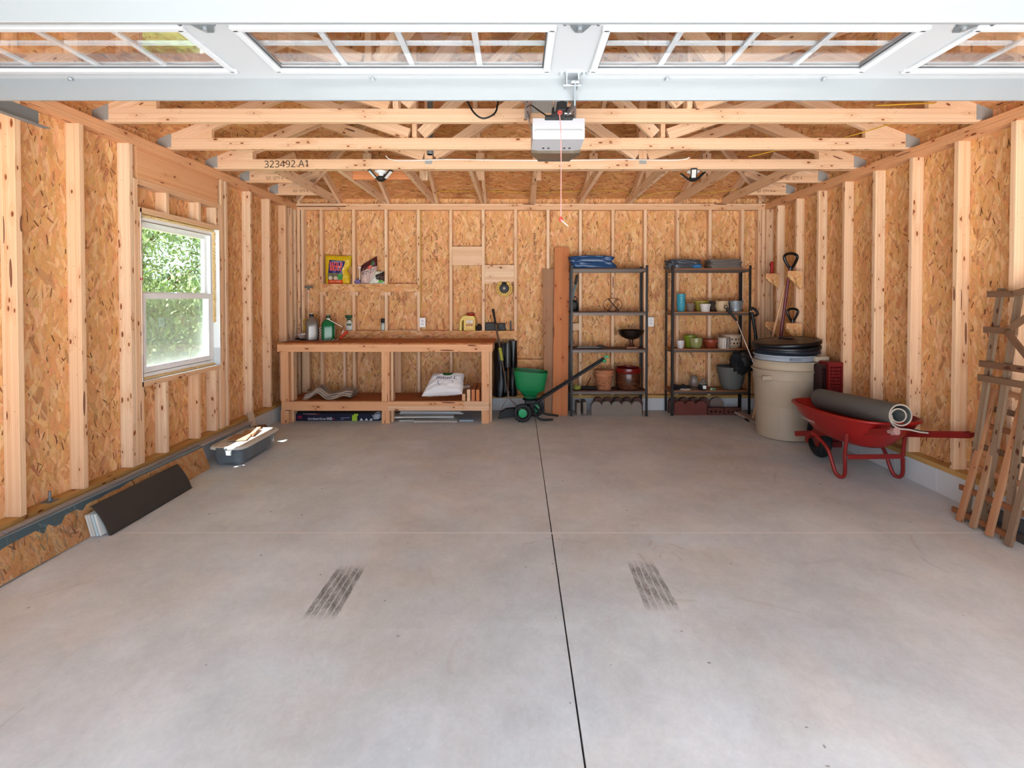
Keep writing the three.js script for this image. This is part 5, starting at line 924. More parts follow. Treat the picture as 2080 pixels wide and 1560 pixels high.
// ---------------------------------------------------------------- right back corner
{
  // telescopic cleaning rod with ring, leaning over the pot shelf
  const o = thing('extension_rod', 'silver telescopic rod with black grip leaning across shelf', 'rod');
  const a = V(2.49, 1.285, -5.93), b = V(2.585, 1.14, -5.88), c = V(2.80, 0.36, -5.65);
  part('ring', new THREE.TorusGeometry(0.02, 0.0045, 8, 20).translate(2.478, 1.305, -5.93), black, o); part('grip', bar(a, b, 0.016, 0.012), black, o); part('shaft', bar(b, V(2.87, 0.1, -5.55), 0.0075), chrome, o); part('collar', beam(V(2.765, 0.37, -5.655), V(2.80, 0.28, -5.62), 0.05, 0.05), std(0xb9a58e, 0.8), o);
}
{
  const o = thing('garden_blower', 'black garden blower with bag hanging on shelf post', 'blower', [2.80, 0, -5.93]);
  const blk = std(0x0a0a0d, 0.5);
  part('handle', [tube([[-0.035, 1.24, 0], [-0.02, 1.29, 0], [0.03, 1.27, 0], [0.055, 1.22, 0], [0.02, 1.2, 0]], 0.016, 30, 8), bar(V(-0.02, 1.24, 0.01), V(0.03, 0.95, 0.02), 0.02, 0.016)], blk, o);
  part('tube', bar(V(0.02, 0.98, 0.02), V(0.05, 0.74, 0.03), 0.018, 0.03), blk, o); part('ring', bar(V(0.048, 0.905, 0.025), V(0.052, 0.88, 0.026), 0.023), std(0xb07a34, 0.5), o); part('bolt', new THREE.SphereGeometry(0.012, 10, 8).translate(-0.035, 1.25, 0.016), chrome, o);
  part('motor_housing', lump(0.3, 0.24, 0.16, 0.85, 0.2, 2, 41).translate(-0.03, 0.68, 0.02), blk, o); part('dust_bag', lump(0.22, 0.28, 0.14, 0.8, 0.25, 2, 44).translate(-0.14, 0.64, -0.02), std(0x0d0d12, 0.8), o); part('white_tab', rbox(0.04, 0.05, 0.02, 0.008, 0.075, 0.8, 0.05), std(0xb0a8a0, 0.5), o);
  part('strap', bar(V(0.07, 0.62, 0.03), V(0.08, 0.34, 0.04), 0.016), std(0x0c1020, 0.7), o);
}
// strand board tool brackets on the right wall
function bracket(label, Z, y, L = 0.15, H = 0.22, x = XR) { const o = thing('tool_bracket', label, 'bracket', [x, y, -Z], 0, 'strand board tool brackets'); part('arm', plate([[0, 0], [0, -H], [-0.02, -H], [-L + 0.01, -0.075], [-L, -0.06], [-L, 0]], 0.024, 0.001).translate(0, 0, 0), osbWall, o); return o; }
bracket('upper strand board tool bracket nearer the camera', 5.45, 1.705, 0.16, 0.2); bracket('upper strand board tool bracket nearer the back corner', 5.93, 1.70, 0.16, 0.16); bracket('lower strand board tool bracket nearer the camera', 5.45, 1.135, 0.17, 0.24); bracket('lower strand board tool bracket near the back corner', 5.93, 1.13, 0.16, 0.16);
function longTool(name, label, top, bottom, r, mat) { const o = thing(name, label, 'tool'); part('shaft', bar(bottom, top, r, r), mat, o); return o; }
{
  const o = longTool('red_shovel', 'wooden shovel with red grip in the back corner', V(3.045, 1.66, -5.98), V(3.03, FY(5.9), -5.92), 0.017, std(0xb08a70, 0.7)); part('grip', bar(V(3.044, 1.64, -5.98), V(3.048, 1.845, -5.985), 0.021, 0.017), std(0xb01822, 0.3), o); part('blade', plate([[-0.07, 0], [0.07, 0], [0.07, 0.26], [-0.07, 0.26]], 0.01, 0.002).translate(3.03, FY(5.9) + 0.02, -5.915), darkMetal, o);
  const w = longTool('hoe', 'pale wooden hoe handle leaning between the shovels', V(2.985, 1.54, -5.58), V(2.70, FY(5.7), -5.72), 0.0125, std(0xcfa078, 0.7)); part('hoe_head', rbox(0.14, 0.03, 0.08, 0.006, 2.70, FY(5.7) + 0.017, -5.72), darkMetal, w);
  const m = longTool('maroon_shovel', 'maroon shovel with large black D handle in corner', V(3.0, 1.74, -5.505), V(2.845, FY(5.6), -5.62), 0.015, std(0x6a1c2c, 0.35));
  const dh = (x, y, z, s, p) => { const q = [[0, 0], [-0.062, 0.085], [-0.07, 0.13], [-0.04, 0.155], [0.04, 0.155], [0.07, 0.13], [0.062, 0.085]].map(([u, v]) => [x + u * s, y + v * s, z]); part('d_handle', [tube(q, 0.0155 * s, 60, 10, true), bar(V(x, y - 0.045 * s, z), V(x, y + 0.015, z), 0.02 * s)], blackGloss, p); };
  dh(3.01, 1.74, -5.505, 1.0, m); part('blade', rbox(0.22, 0.3, 0.014, 0.006, 2.845, FY(5.6) + 0.16, -5.625), std(0x55201f, 0.5), m);
  const e = longTool('short_spade', 'short spade with black D handle above trash cans', V(3.02, 1.15, -5.48), V(2.985, FY(5.5), -5.55), 0.014, std(0x4a4a48, 0.5)); dh(3.022, 1.16, -5.48, 0.83, e); part('blade', rbox(0.17, 0.26, 0.012, 0.005, 2.985, FY(5.5) + 0.14, -5.555), darkMetal, e);
}
// trash cans, nested, with lids on top
function canBody(o, mat, h, rT, rB, y0 = 0, band = 0.1) {
  part('can_wall', lathe([[0, y0], [rB - 0.01, y0], [rB, y0 + 0.012], [rT - 0.022, y0 + h - band - 0.006], [rT - 0.006, y0 + h - band], [rT - 0.006, y0 + h - band + 0.014], [rT - 0.014, y0 + h - band + 0.018], [rT - 0.008, y0 + h - 0.02], [rT + 0.006, y0 + h - 0.014], [rT + 0.006, y0 + h], [rT - 0.008, y0 + h], [rB - 0.008, y0 + 0.02], [0, y0 + 0.02]], 64), mat, o);
  const ribs = []; for (let k = 0; k < 14; k++) { const a = k / 14 * Math.PI * 2; ribs.push(beam(V(Math.cos(a) * (rB - 0.001), y0 + 0.02, Math.sin(a) * (rB - 0.001)), V(Math.cos(a) * (rT - 0.023), y0 + h - band - 0.01, Math.sin(a) * (rT - 0.023)), 0.005, 0.003)); }
  part('rib', ribs, mat, o);
}
{
  const CZ = -5.15, CXX = 2.765, tan = std(0xb0a08a, 0.55), tan2 = std(0xb6a68e, 0.55), y = FY(5.15);
  const a = thing('trash_can', 'large beige plastic trash can standing on the floor', 'trash can', [CXX, y, CZ]); canBody(a, tan, 0.70, 0.31, 0.265);
  part('handle', [rbox(0.11, 0.05, 0.05, 0.012, 0.3, 0.61, 0.13).rotateY(0.0), rbox(0.1, 0.05, 0.05, 0.012, -0.27, 0.62, 0.17)], tan, a);
  const b = thing('trash_can', 'second beige trash can nested inside the first', 'trash can', [CXX + 0.005, y + 0.08, CZ]); canBody(b, tan2, 0.71, 0.312, 0.25, 0.0, 0.085); part('handle', [rbox(0.14, 0.055, 0.06, 0.012, 0.22, 0.74, 0.24).rotateY(0.0)], tan2, b);
  const c = thing('grey_bin', 'pale grey bin nested at the top of beige cans', 'trash can', [CXX - 0.005, y + 0.43, CZ]); canBody(c, std(0x9aa2ac, 0.5), 0.42, 0.29, 0.24, 0, 0.06); part('grip', rbox(0.11, 0.022, 0.02, 0.006, -0.04, 0.385, 0.284), std(0x7f8790, 0.5), c);
  const lid = (name, label, yy, tilt, tz, r, mat) => {
    const o = thing(name, label, 'lid', [CXX + 0.01, y + yy, CZ]); o.rotation.set(tilt, 0.4, tz);
    part('dish', lathe([[0, 0.055], [r * 0.5, 0.05], [r * 0.86, 0.03], [r * 0.9, 0.038], [r * 0.97, 0.036], [r, 0.024], [r, 0], [r * 0.97, 0], [r * 0.95, 0.02], [r * 0.5, 0.036], [0, 0.04]], 56), mat, o);
    part('grip_tab', [rbox(0.11, 0.03, 0.06, 0.012, r * 0.96, 0.012, -0.06), rbox(0.06, 0.02, 0.14, 0.01, -0.02, 0.058, 0.02)], mat, o);
  };
  lid('can_lid', 'blue-black round lid, lowest of the lids on cans', 0.875, 0.02, -0.03, 0.31, std(0x1c2430, 0.4)); lid('can_lid', 'black round lid in the middle of the lid pile', 0.912, 0.03, 0.05, 0.318, std(0x12161e, 0.4)); lid('can_lid', 'black round lid tilted on top of the pile', 0.95, -0.02, 0.1, 0.322, std(0x0b0d12, 0.35));
}
// red plastic ramp behind the cans, with a dark copy added as its side
[[3.045, -4.79, 0x7c1412, 'dark red plastic car ramp standing against right wall'], [2.93, -4.80, 0x2c0808, 'narrow dark copy added as the left side of the red ramp']].forEach(([x, z, col, label], i) => {
  const o = thing('car_ramp', label, 'ramp', [x, FY(5), z]); if (i) o.scale.set(0.3, 0.97, 0.8); const m = std(col, 0.5);
  part('frame', [box(-0.09, -0.075, 0, 0.81, -0.1, 0.06), box(0.035, 0.05, 0, 0.81, -0.1, 0.06), box(-0.075, 0.035, 0.77, 0.81, -0.1, 0.06), box(-0.075, 0.035, 0, 0.05, -0.1, 0.06)], m, o);
  const ribs = []; for (let k = 0; k < 22; k++) ribs.push(box(-0.074, 0.034, 0.06 + k * 0.032, 0.08 + k * 0.032, -0.06, 0.045)); for (let k = 0; k < 3; k++) ribs.push(box(-0.05 + k * 0.027, -0.045 + k * 0.027, 0.05, 0.77, -0.06, 0.052));
  part('tread', ribs, m, o); part('back_web', box(-0.075, 0.035, 0.05, 0.77, -0.07, -0.062), m, o);
});
solo('white_plank', beam(V(2.66, FY(6) + 0.04, -5.98), V(2.72, FY(5.4) + 0.02, -5.52), 0.11, 0.02), std(0xa3978c, 0.7), 'short whitewashed plank on floor beside the trash cans', 'plank');
// wheelbarrow
{
  const o = thing('wheelbarrow', 'red steel wheelbarrow in front of the trash cans', 'wheelbarrow');
  const red = std(0x981613, 0.32, 0.1), red2 = std(0x861a16, 0.42, 0.1), Z = (v) => -v;
  // tray: rounded plan, bottom smaller than the rim, wheel end away from the camera
  const cx = 2.765, sect = [[0.15, 0.30, 0.245, 4.13, 0.9], [0.19, 0.335, 0.27, 4.13, 0.8], [0.275, 0.455, 0.40, 4.14, 0.62], [0.292, 0.50, 0.462, 4.14, 0.6], [0.304, 0.515, 0.475, 4.14, 0.6], [0.304, 0.515, 0.487, 4.14, 0.6], [0.292, 0.5, 0.487, 4.14, 0.6], [0.262, 0.445, 0.40, 4.14, 0.62], [0.15, 0.30, 0.262, 4.13, 0.9]];
  const n = 64, pos = [], idx = [];
  for (const [w, l, y, zc, e] of sect) for (let i = 0; i < n; i++) { const t = i / n * Math.PI * 2, c = Math.cos(t), s = Math.sin(t), ww = w * (s < 0 ? 1 - 0.1 * -s : 1), px = Math.sign(c) * Math.abs(c) ** e * ww, pz = Math.sign(s) * Math.abs(s) ** e * l; pos.push(cx + px + 0.05 * pz, y + 0.025 * pz, -zc + pz - 0.05 * px); }
  for (let k = 0; k < sect.length - 1; k++) for (let i = 0; i < n; i++) { const a = k * n + i, b = k * n + (i + 1) % n; idx.push(a, a + n, b, b, a + n, b + n); }
  for (const k of [0, sect.length - 1]) { const c0 = pos.length / 3; pos.push(cx, sect[k][2], -sect[k][3]); for (let i = 0; i < n; i++) idx.push(c0, k * n + i, k * n + (i + 1) % n); }
  const g = new THREE.BufferGeometry(); g.setAttribute('position', new THREE.Float32BufferAttribute(pos, 3)); g.setAttribute('uv', new THREE.Float32BufferAttribute(new Float32Array(pos.length / 3 * 2), 2)); g.setIndex(idx); g.computeVertexNormals();
  part('tray', g, red, o);
  const rim = []; for (let i = 0; i < n; i += 2) { const k = 4 * n + i; rim.push([pos[3 * k], pos[3 * k + 1] + 0.006, pos[3 * k + 2]]); } part('rim', tube(rim, 0.011, 160, 8, true), red, o);
  // handle bars
  const lf = V(2.60, 0.15, -4.62), lb = V(2.645, 0.47, -3.50), rf = V(2.84, 0.15, -4.66), rb = V(3.05, 0.485, -3.36);
  part('handle_bar', beam(lf, lb, 0.045, 0.045), red2, o); part('handle_bar', beam(rf, rb, 0.04, 0.045), red2, o);
  part('grip', bar(lb.clone().lerp(lf, 0.02), lb.clone().lerp(lf, -0.03), 0.026, 0.026, 20), std(0xa8807a, 0.5), o); part('grip', beam(rb.clone().lerp(rf, 0.2), rb.clone().lerp(rf, -0.02), 0.05, 0.03), red2, o);
  const leg = (x, zz, yb, label) => { const f = FY(3.93) + 0.008; part('leg', tube([[x - 0.03, yb - 0.09, -4.22], [x - 0.005, f + 0.2, -4.06], [x + 0.015, f + 0.02, -3.97], [x + 0.03, f, -3.94], [x + 0.045, f + 0.02, -3.92], [x + 0.03, f + 0.2, -3.89], [x + 0.025, yb, -3.86]], 0.014, 60, 8), red2, o); };
  leg(2.535, 0, 0.36); leg(2.99, 0, 0.37);
  part('leg_brace', beam(V(2.565, 0.165, -3.89), V(3.02, 0.17, -3.89), 0.01, 0.036), red2, o);
  part('bolt', [[2.565, 0.165], [3.02, 0.17], [2.56, 0.335], [3.02, 0.345]].map(([x, y]) => new THREE.CylinderGeometry(0.009, 0.009, 0.012, 8).rotateX(Math.PI / 2).translate(x, y, -3.872)), chrome, o);
  const w = new THREE.Group(); w.name = 'wheel'; w.position.set(2.715, FY(4.45) + 0.182, -4.47); w.rotation.y = 1.42; o.add(w);
  part('tire', new THREE.TorusGeometry(0.135, 0.048, 16, 40), std(0x0a0a0a, 0.85), w); part('wheel_rim', lathe([[0, -0.03], [0.07, -0.03], [0.1, -0.02], [0.1, 0.02], [0.07, 0.03], [0, 0.03]]).rotateX(Math.PI / 2), red2, w);
  part('axle_bracket', [beam(V(2.605, 0.15, -4.45), V(2.61, 0.17, -4.49), 0.01, 0.1), bar(V(2.60, 0.165, -4.45), V(2.83, 0.165, -4.48), 0.009)], red2, o);
  // maker's lettering on the side of the tray
  const t = canvas(512, 96, (c, W, H) => { c.clearRect(0, 0, W, H); c.fillStyle = '#e6dcda'; c.font = 'bold 80px sans-serif'; c.textAlign = 'center'; c.textBaseline = 'middle'; c.fillText('TRUE TEMPER', W / 2, H / 2, W - 10); });
  const tx = new THREE.CanvasTexture(t); tx.colorSpace = THREE.SRGBColorSpace;
  const surf = (v, pz) => { const A = sect[1], B = sect[2], w = A[0] + (B[0] - A[0]) * v, l = A[1] + (B[1] - A[1]) * v, y = A[2] + (B[2] - A[2]) * v, e = A[4] + (B[4] - A[4]) * v, sn = Math.min(1, Math.abs(pz) / l) ** (1 / e), cn = Math.sqrt(1 - sn * sn), px = -(cn ** e) * w * (1 - 0.1 * sn); return V(cx + px + 0.05 * pz - 0.010, y + 0.025 * pz - 0.006, -4.14 + pz - 0.05 * px); };
  const lp = [], lu = [], li = []; for (let j = 0; j <= 4; j++) for (let i = 0; i <= 12; i++) { const q = surf(0.62 + 0.3 * j / 4, -0.30 + 0.25 * i / 12); lp.push(q.x, q.y, q.z); lu.push(i / 12, j / 4); if (i < 12 && j < 4) { const k = j * 13 + i; li.push(k, k + 1, k + 13, k + 1, k + 14, k + 13); } }
  const lg = new THREE.BufferGeometry(); lg.setAttribute('position', new THREE.Float32BufferAttribute(lp, 3)); lg.setAttribute('uv', new THREE.Float32BufferAttribute(lu, 2)); lg.setIndex(li); lg.computeVertexNormals();
  part('lettering', lg, new THREE.MeshStandardMaterial({ map: tx, transparent: true, roughness: 0.5, side: THREE.DoubleSide }), o);
}
{
  // rolled foam mat: a spiral sheet with thickness, axis away from the camera
  const o = thing('rolled_mat', 'grey foam mat rolled up in the wheelbarrow tray', 'mat');
  const spiral = [], N = 110, turns = 2.3;
  const at = (t, off) => { const a = Math.PI * 1.5 - t * turns * Math.PI * 2, r0 = 0.096 - 0.056 * t, r = r0 + off; return [Math.cos(a) * r - 0.036 * t, Math.sin(a) * r * (1 - 0.15 * t) - 0.006 * t]; };
  for (let i = 0; i <= N; i++) spiral.push(at(i / N, 0.0055)); for (let i = N; i >= 0; i--) spiral.push(at(i / N, -0.0055));
  const s = new THREE.Shape(spiral.map(([x, y]) => new THREE.Vector2(x, y))), L = 0.98, g = new THREE.ExtrudeGeometry(s, { depth: L, bevelEnabled: false });
  const mid = std(0x63635f, 0.9), edge = std(0xb6a898, 0.95);
  const mm = new THREE.Mesh(g, [edge, mid]); mm.name = 'roll'; o.add(mm);
  const a = V(2.79, 0.555, -3.62), b = V(2.80, 0.49, -4.58); mm.matrixAutoUpdate = true; mm.position.copy(b); mm.lookAt(a);
  const tail = [[0, -0.0055], [0.06, -0.012], [0.13, -0.028], [0.19, -0.034], [0.19, -0.024], [0.13, -0.017], [0.06, -0.001], [0, 0.0055]]; const tg = new THREE.ExtrudeGeometry(new THREE.Shape(tail.map(([x, y]) => new THREE.Vector2(x, y - 0.096))), { depth: L * 0.45, bevelEnabled: false });
  const tm = new THREE.Mesh(tg, [edge, mid]); tm.name = 'loose_end'; o.add(tm); tm.position.copy(b.clone().lerp(a, 0.55)); tm.lookAt(a);
}
// two trellises leaning on the right wall
{
  const grey = new THREE.MeshStandardMaterial({ map: lumTex[0], color: 0x7c6c60, roughness: 0.95 }), greyL = new THREE.MeshStandardMaterial({ map: lumTex[2], color: 0x8f8a86, roughness: 0.95 }), ced = new THREE.MeshStandardMaterial({ map: lumTex[2], color: 0xc0a08a, roughness: 0.85 }), grey2 = new THREE.MeshStandardMaterial({ map: lumTex[2], color: 0xb4a294, roughness: 0.9 }), cedD = new THREE.MeshStandardMaterial({ map: lumTex[1], color: 0x9c7860, roughness: 0.85 });
  const o = thing('weathered_trellis', 'weathered grey wooden trellis leaning against the right wall', 'trellis');
  // two uprights, rungs and diagonals, in a plane that leans on the studs
  const P2 = (Z, y, off = 0) => V(3.085 - 0.20 * Math.max(0, 1.5 - y) / 1.5 + off, y, -Z);
  part('upright', beam(P2(3.2, FY(3.3), 0.01), P2(3.19, 1.47, 0.01), 0.018, 0.038, V(0, 0, 1)), greyL, o); part('upright', beam(P2(3.08, FY(3.1), 0.01), P2(3.07, 1.46, 0.01), 0.018, 0.038, V(0, 0, 1)), greyL, o);
  part('upright', beam(P2(2.94, FY(3), 0.01), P2(2.94, 1.5, 0.01), 0.018, 0.038, V(0, 0, 1)), greyL, o);
  for (const [za, zb, y] of [[3.25, 3.09, 1.435], [3.24, 3.03, 1.205], [3.235, 2.8, 0.985], [3.23, 2.8, 0.895]]) part('rung', beam(P2(za, y, -0.012), P2(zb, y + 0.0, -0.012), 0.018, 0.04), grey, o);
  part('diagonal', beam(P2(3.05, 1.225, -0.03), P2(2.82, 1.42, -0.03), 0.016, 0.036), grey, o); part('diagonal', beam(P2(3.07, 1.2, -0.03), P2(2.82, 0.96, -0.03), 0.016, 0.036), grey, o); part('diagonal', beam(P2(3.06, 1.435, -0.03), P2(2.85, 1.5, -0.03), 0.016, 0.036), grey, o);
  const c = thing('cedar_lattice', 'reddish cedar lattice leaning in front of the grey trellis', 'lattice');
  const Q = (Z, y, off = 0) => V(3.075 - 0.215 * Math.max(0, 0.86 - y) / 0.86 + off, y, -Z);
  for (const [zb, zt, yt, m] of [[3.185, 3.18, 0.83, ced], [3.09, 3.10, 0.78, grey2], [2.985, 2.985, 0.90, ced], [2.865, 2.87, 0.7, greyL]]) part('upright', beam(Q(zb, FY(3.1) + 0.004, -0.014), Q(zt, yt, -0.014), 0.02, 0.036, V(0, 0, 1)), m, c);
  for (const [y, za, zb, m] of [[0.02, 3.27, 2.86, cedD], [0.17, 3.26, 2.8, cedD], [0.32, 3.25, 2.83, ced], [0.455, 3.25, 2.8, grey], [0.59, 3.25, 2.8, cedD], [0.70, 3.26, 2.8, grey], [0.81, 3.25, 2.8, ced]]) part('rung', beam(Q(za, y, 0.006), Q(zb, y, 0.006), 0.016, 0.034), m, c);
}
solo('scrap_board', beam(V(3.0, FY(3.2) + 0.012, -3.3), V(2.98, FY(2.7) + 0.012, -2.7), 0.07, 0.02), std(0x4a4440, 0.95), 'dark flat board on floor behind the cedar lattice', 'board'); solo('scrap_board', beam(V(3.06, FY(3.2) + 0.05, -3.22), V(3.06, FY(2.7) + 0.05, -2.75), 0.016, 0.09), std(0x55504c, 0.95), 'grey board on edge against curb behind the lattice', 'board');
// ---------------------------------------------------------------- left floor: bin, boards and siding
{
  const o = thing('storage_bin', 'clear plastic storage bin with off-white lid by left curb', 'storage bin', [-2.465, FY(4.5), -4.52]);
  const n = 120, ring = (w, l, y) => { const p = []; for (let i = 0; i < n; i++) { const t = i / n * Math.PI * 2, c = Math.cos(t), s = Math.sin(t); p.push([Math.sign(c) * Math.abs(c) ** 0.26 * w, y, Math.sign(s) * Math.abs(s) ** 0.26 * l]); } return p; };
  const skin = (rings, cap) => { const pos = rings.flat(2), idx = []; for (let k = 0; k < rings.length - 1; k++) for (let i = 0; i < n; i++) { const a = k * n + i, b = k * n + (i + 1) % n; idx.push(a, a + n, b, b, a + n, b + n); } for (const k of cap) { const c0 = pos.length / 3; pos.push(0, rings[k][0][1], 0); for (let i = 0; i < n; i++) idx.push(c0, k * n + i, k * n + (i + 1) % n); } const g = new THREE.BufferGeometry(); g.setAttribute('position', new THREE.Float32BufferAttribute(pos, 3)); g.setAttribute('uv', new THREE.Float32BufferAttribute(new Float32Array(pos.length / 3 * 2), 2)); g.setIndex(idx); g.computeVertexNormals(); return g; };
  part('tub', skin([ring(0.115, 0.285, 0.002), ring(0.122, 0.292, 0.02), ring(0.135, 0.305, 0.135), ring(0.142, 0.312, 0.138), ring(0.142, 0.312, 0.146)], [0]), plasticClear, o);
  part('contents', [rbox(0.2, 0.11, 0.2, 0.02, 0.0, 0.062, 0.15), rbox(0.19, 0.09, 0.28, 0.02, 0.0, 0.05, -0.12)], std(0x4c565f, 0.7), o);
  part('lid', skin([ring(0.15, 0.325, 0.14), ring(0.158, 0.333, 0.146), ring(0.158, 0.333, 0.158), ring(0.15, 0.325, 0.166), ring(0.135, 0.31, 0.167), ring(0.13, 0.305, 0.161)], [5]), std(0xd3cec4, 0.4), o);
  part('latch', [rbox(0.09, 0.055, 0.014, 0.005, -0.03, 0.135, 0.338)], std(0x5a6062, 0.5), o); part('latch', [rbox(0.09, 0.055, 0.014, 0.005, 0, 0.135, -0.338)], std(0x5a6062, 0.5), o); part('latch_clip', [rbox(0.045, 0.04, 0.016, 0.004, 0.035, 0.12, 0.34)], std(0xb4bcba, 0.4), o);
  solo('cardboard_scrap', beam(V(-2.53, FY(4.5) + 0.171, -4.72), V(-2.44, FY(4.5) + 0.171, -4.38), 0.09, 0.005), std(0xb08a66, 0.9), 'longer brown cardboard scrap lying on the bin lid', 'cardboard'); solo('cardboard_scrap', beam(V(-2.56, FY(4.5) + 0.177, -4.55), V(-2.52, FY(4.5) + 0.177, -4.36), 0.06, 0.005), std(0xa88460, 0.9), 'shorter brown cardboard scrap at front left of bin lid', 'cardboard');
  solo('wood_block', beam(V(-2.47, FY(4.5) + 0.185, -4.75), V(-2.42, FY(4.5) + 0.18, -4.52), 0.03, 0.02), lumberWarm, 'small wooden block lying across the bin lid', 'block');
}
{
  const C = canvas(1024, 128, (c, w, h) => {
    c.drawImage(osbCanvas, 0, 0, 1600, 200, 0, 0, w, h); c.fillStyle = 'rgba(104,68,34,0.35)'; c.fillRect(0, 0, w, h);
    c.fillStyle = '#3f5359'; c.beginPath(); c.moveTo(0, 0); for (let x = 0; x <= w; x += 14) { const far = Math.max(0, Math.min(1, 1.25 - x / 600)); c.lineTo(x, 8 + far * (40 + 70 * Math.abs(noise.noise(x * 0.02, 3, 1)) + (rnd() < 0.3 ? 46 : 0))); } c.lineTo(w, 0); c.fill();
    for (let i = 0; i < 500; i++) { c.strokeStyle = pick(['rgba(190,190,184,0.2)', 'rgba(63,83,89,0.35)', 'rgba(120,74,36,0.3)']); c.lineWidth = rr(1, 4); const x = rnd() * 560, y = rnd() * h; c.beginPath(); c.moveTo(x, y); c.quadraticCurveTo(x + rr(-8, 8), y + 10, x + rr(-6, 6), y + rr(8, 34)); c.stroke(); }
  });
  const tx = new THREE.CanvasTexture(C); tx.colorSpace = THREE.SRGBColorSpace;
  const strip = (Z0, Z1, xb, xt, yt, label) => { const g = new THREE.BoxGeometry(0.013, 1, 1), L = Z1 - Z0, bot = V(xb, FY((Z0 + Z1) / 2) + 0.003, -(Z0 + Z1) / 2), top = V(xt, yt, -(Z0 + Z1) / 2), h = bot.distanceTo(top); g.scale(1, h, L); const m = solo('strand_board_strip', g, new THREE.MeshStandardMaterial({ map: tx, roughness: 0.85 }), label, 'board'); m.position.copy(bot).lerp(top, 0.5); m.rotation.z = Math.atan2(bot.x - top.x, top.y - bot.y); m.rotation.x = -0.009; return m; };
  strip(1.5, 4.17, -2.575, -2.655, 0.178, 'long strand board strip with blue-grey coating leaning on left curb');
  const gb = std(0xa89e96, 0.9), gd = std(0x7a7e7e, 0.9);
  solo('grey_trim_board', beam(V(-2.70, 0.165, -2.0), V(-2.70, 0.165, -5.0), 0.075, 0.016), gb, 'long dusty grey trim board lying along left sill', 'board');
  solo('grey_trim_board', beam(V(-2.652, 0.165, -2.0), V(-2.652, 0.167, -4.15), 0.012, 0.03), gd, 'thin dark trim strip on edge beside the dusty one', 'board');
  solo('wood_lath', beam(V(-2.69, 0.18, -2.6), V(-2.70, 0.18, -4.2), 0.03, 0.01), std(0xa39a92, 0.9), 'thin pale lath lying on the trim boards', 'lath');
  const wm = std(0xcfcac0, 0.8), ends = [[-2.557, 0xd2cdc4], [-2.543, 0xc9c4ba], [-2.528, 0xbfd0d2], [-2.512, 0xe0dcd4]];
  ends.forEach(([x, c], i) => { const m = solo('siding_offcut', beam(V(x, FY(3) + 0.072, -2.975 - i * 0.004), V(x, FY(3.6) + 0.072, -3.7), 0.011, 0.135), std(c, 0.8), `pale siding offcut on edge by left curb, ${['nearest the curb', 'second', 'third', 'outermost'][i]} of four`, 'siding', 'siding offcuts by the left curb'); m.geometry.translate(-x, -FY(3), 3.3).rotateZ(0.26).translate(x, FY(3), -3.3); });
  // charcoal siding panel, slightly curved, leaning over the offcuts
  const prof = []; for (let i = 0; i <= 12; i++) { const t = i / 12; prof.push([-2.462 - 0.098 * t + 0.012 * Math.sin(t * Math.PI), 0.002 + 0.17 * t]); } prof.push([-2.572, 0.178], [-2.578, 0.172]);
  const outer = prof, inner = prof.slice().reverse().map(([x, y]) => [x - 0.006, y - 0.003]);
  const s = new THREE.Shape([[-2.45, 0.0], ...outer, ...inner, [-2.466, -0.002]].map(([x, y]) => new THREE.Vector2(x, y)));
  const p = solo('charcoal_siding_panel', new THREE.ExtrudeGeometry(s, { depth: 0.76, bevelEnabled: false }).translate(0, FY(3.35) + 0.004, -3.75), std(0x36332f, 0.7), 'charcoal grey curved siding panel leaning on the left curb', 'siding'); p.userData.category = 'siding';
  solo('wood_stake', beam(V(-2.66, 0.12, -5.0), V(-2.70, 0.26, -5.02), 0.06, 0.02), std(0xb59a80, 0.8), 'short wooden stake leaning on left curb behind bin', 'stake');
  const b = solo('paper_bag_scrap', lump(0.1, 0.12, 0.14, 0.7, 0.35, 2, 51), std(0x7a5238, 0.9), 'crumpled brown paper behind the storage bin', 'paper'); b.position.set(-2.62, FY(5.05) + 0.062, -5.08);
}
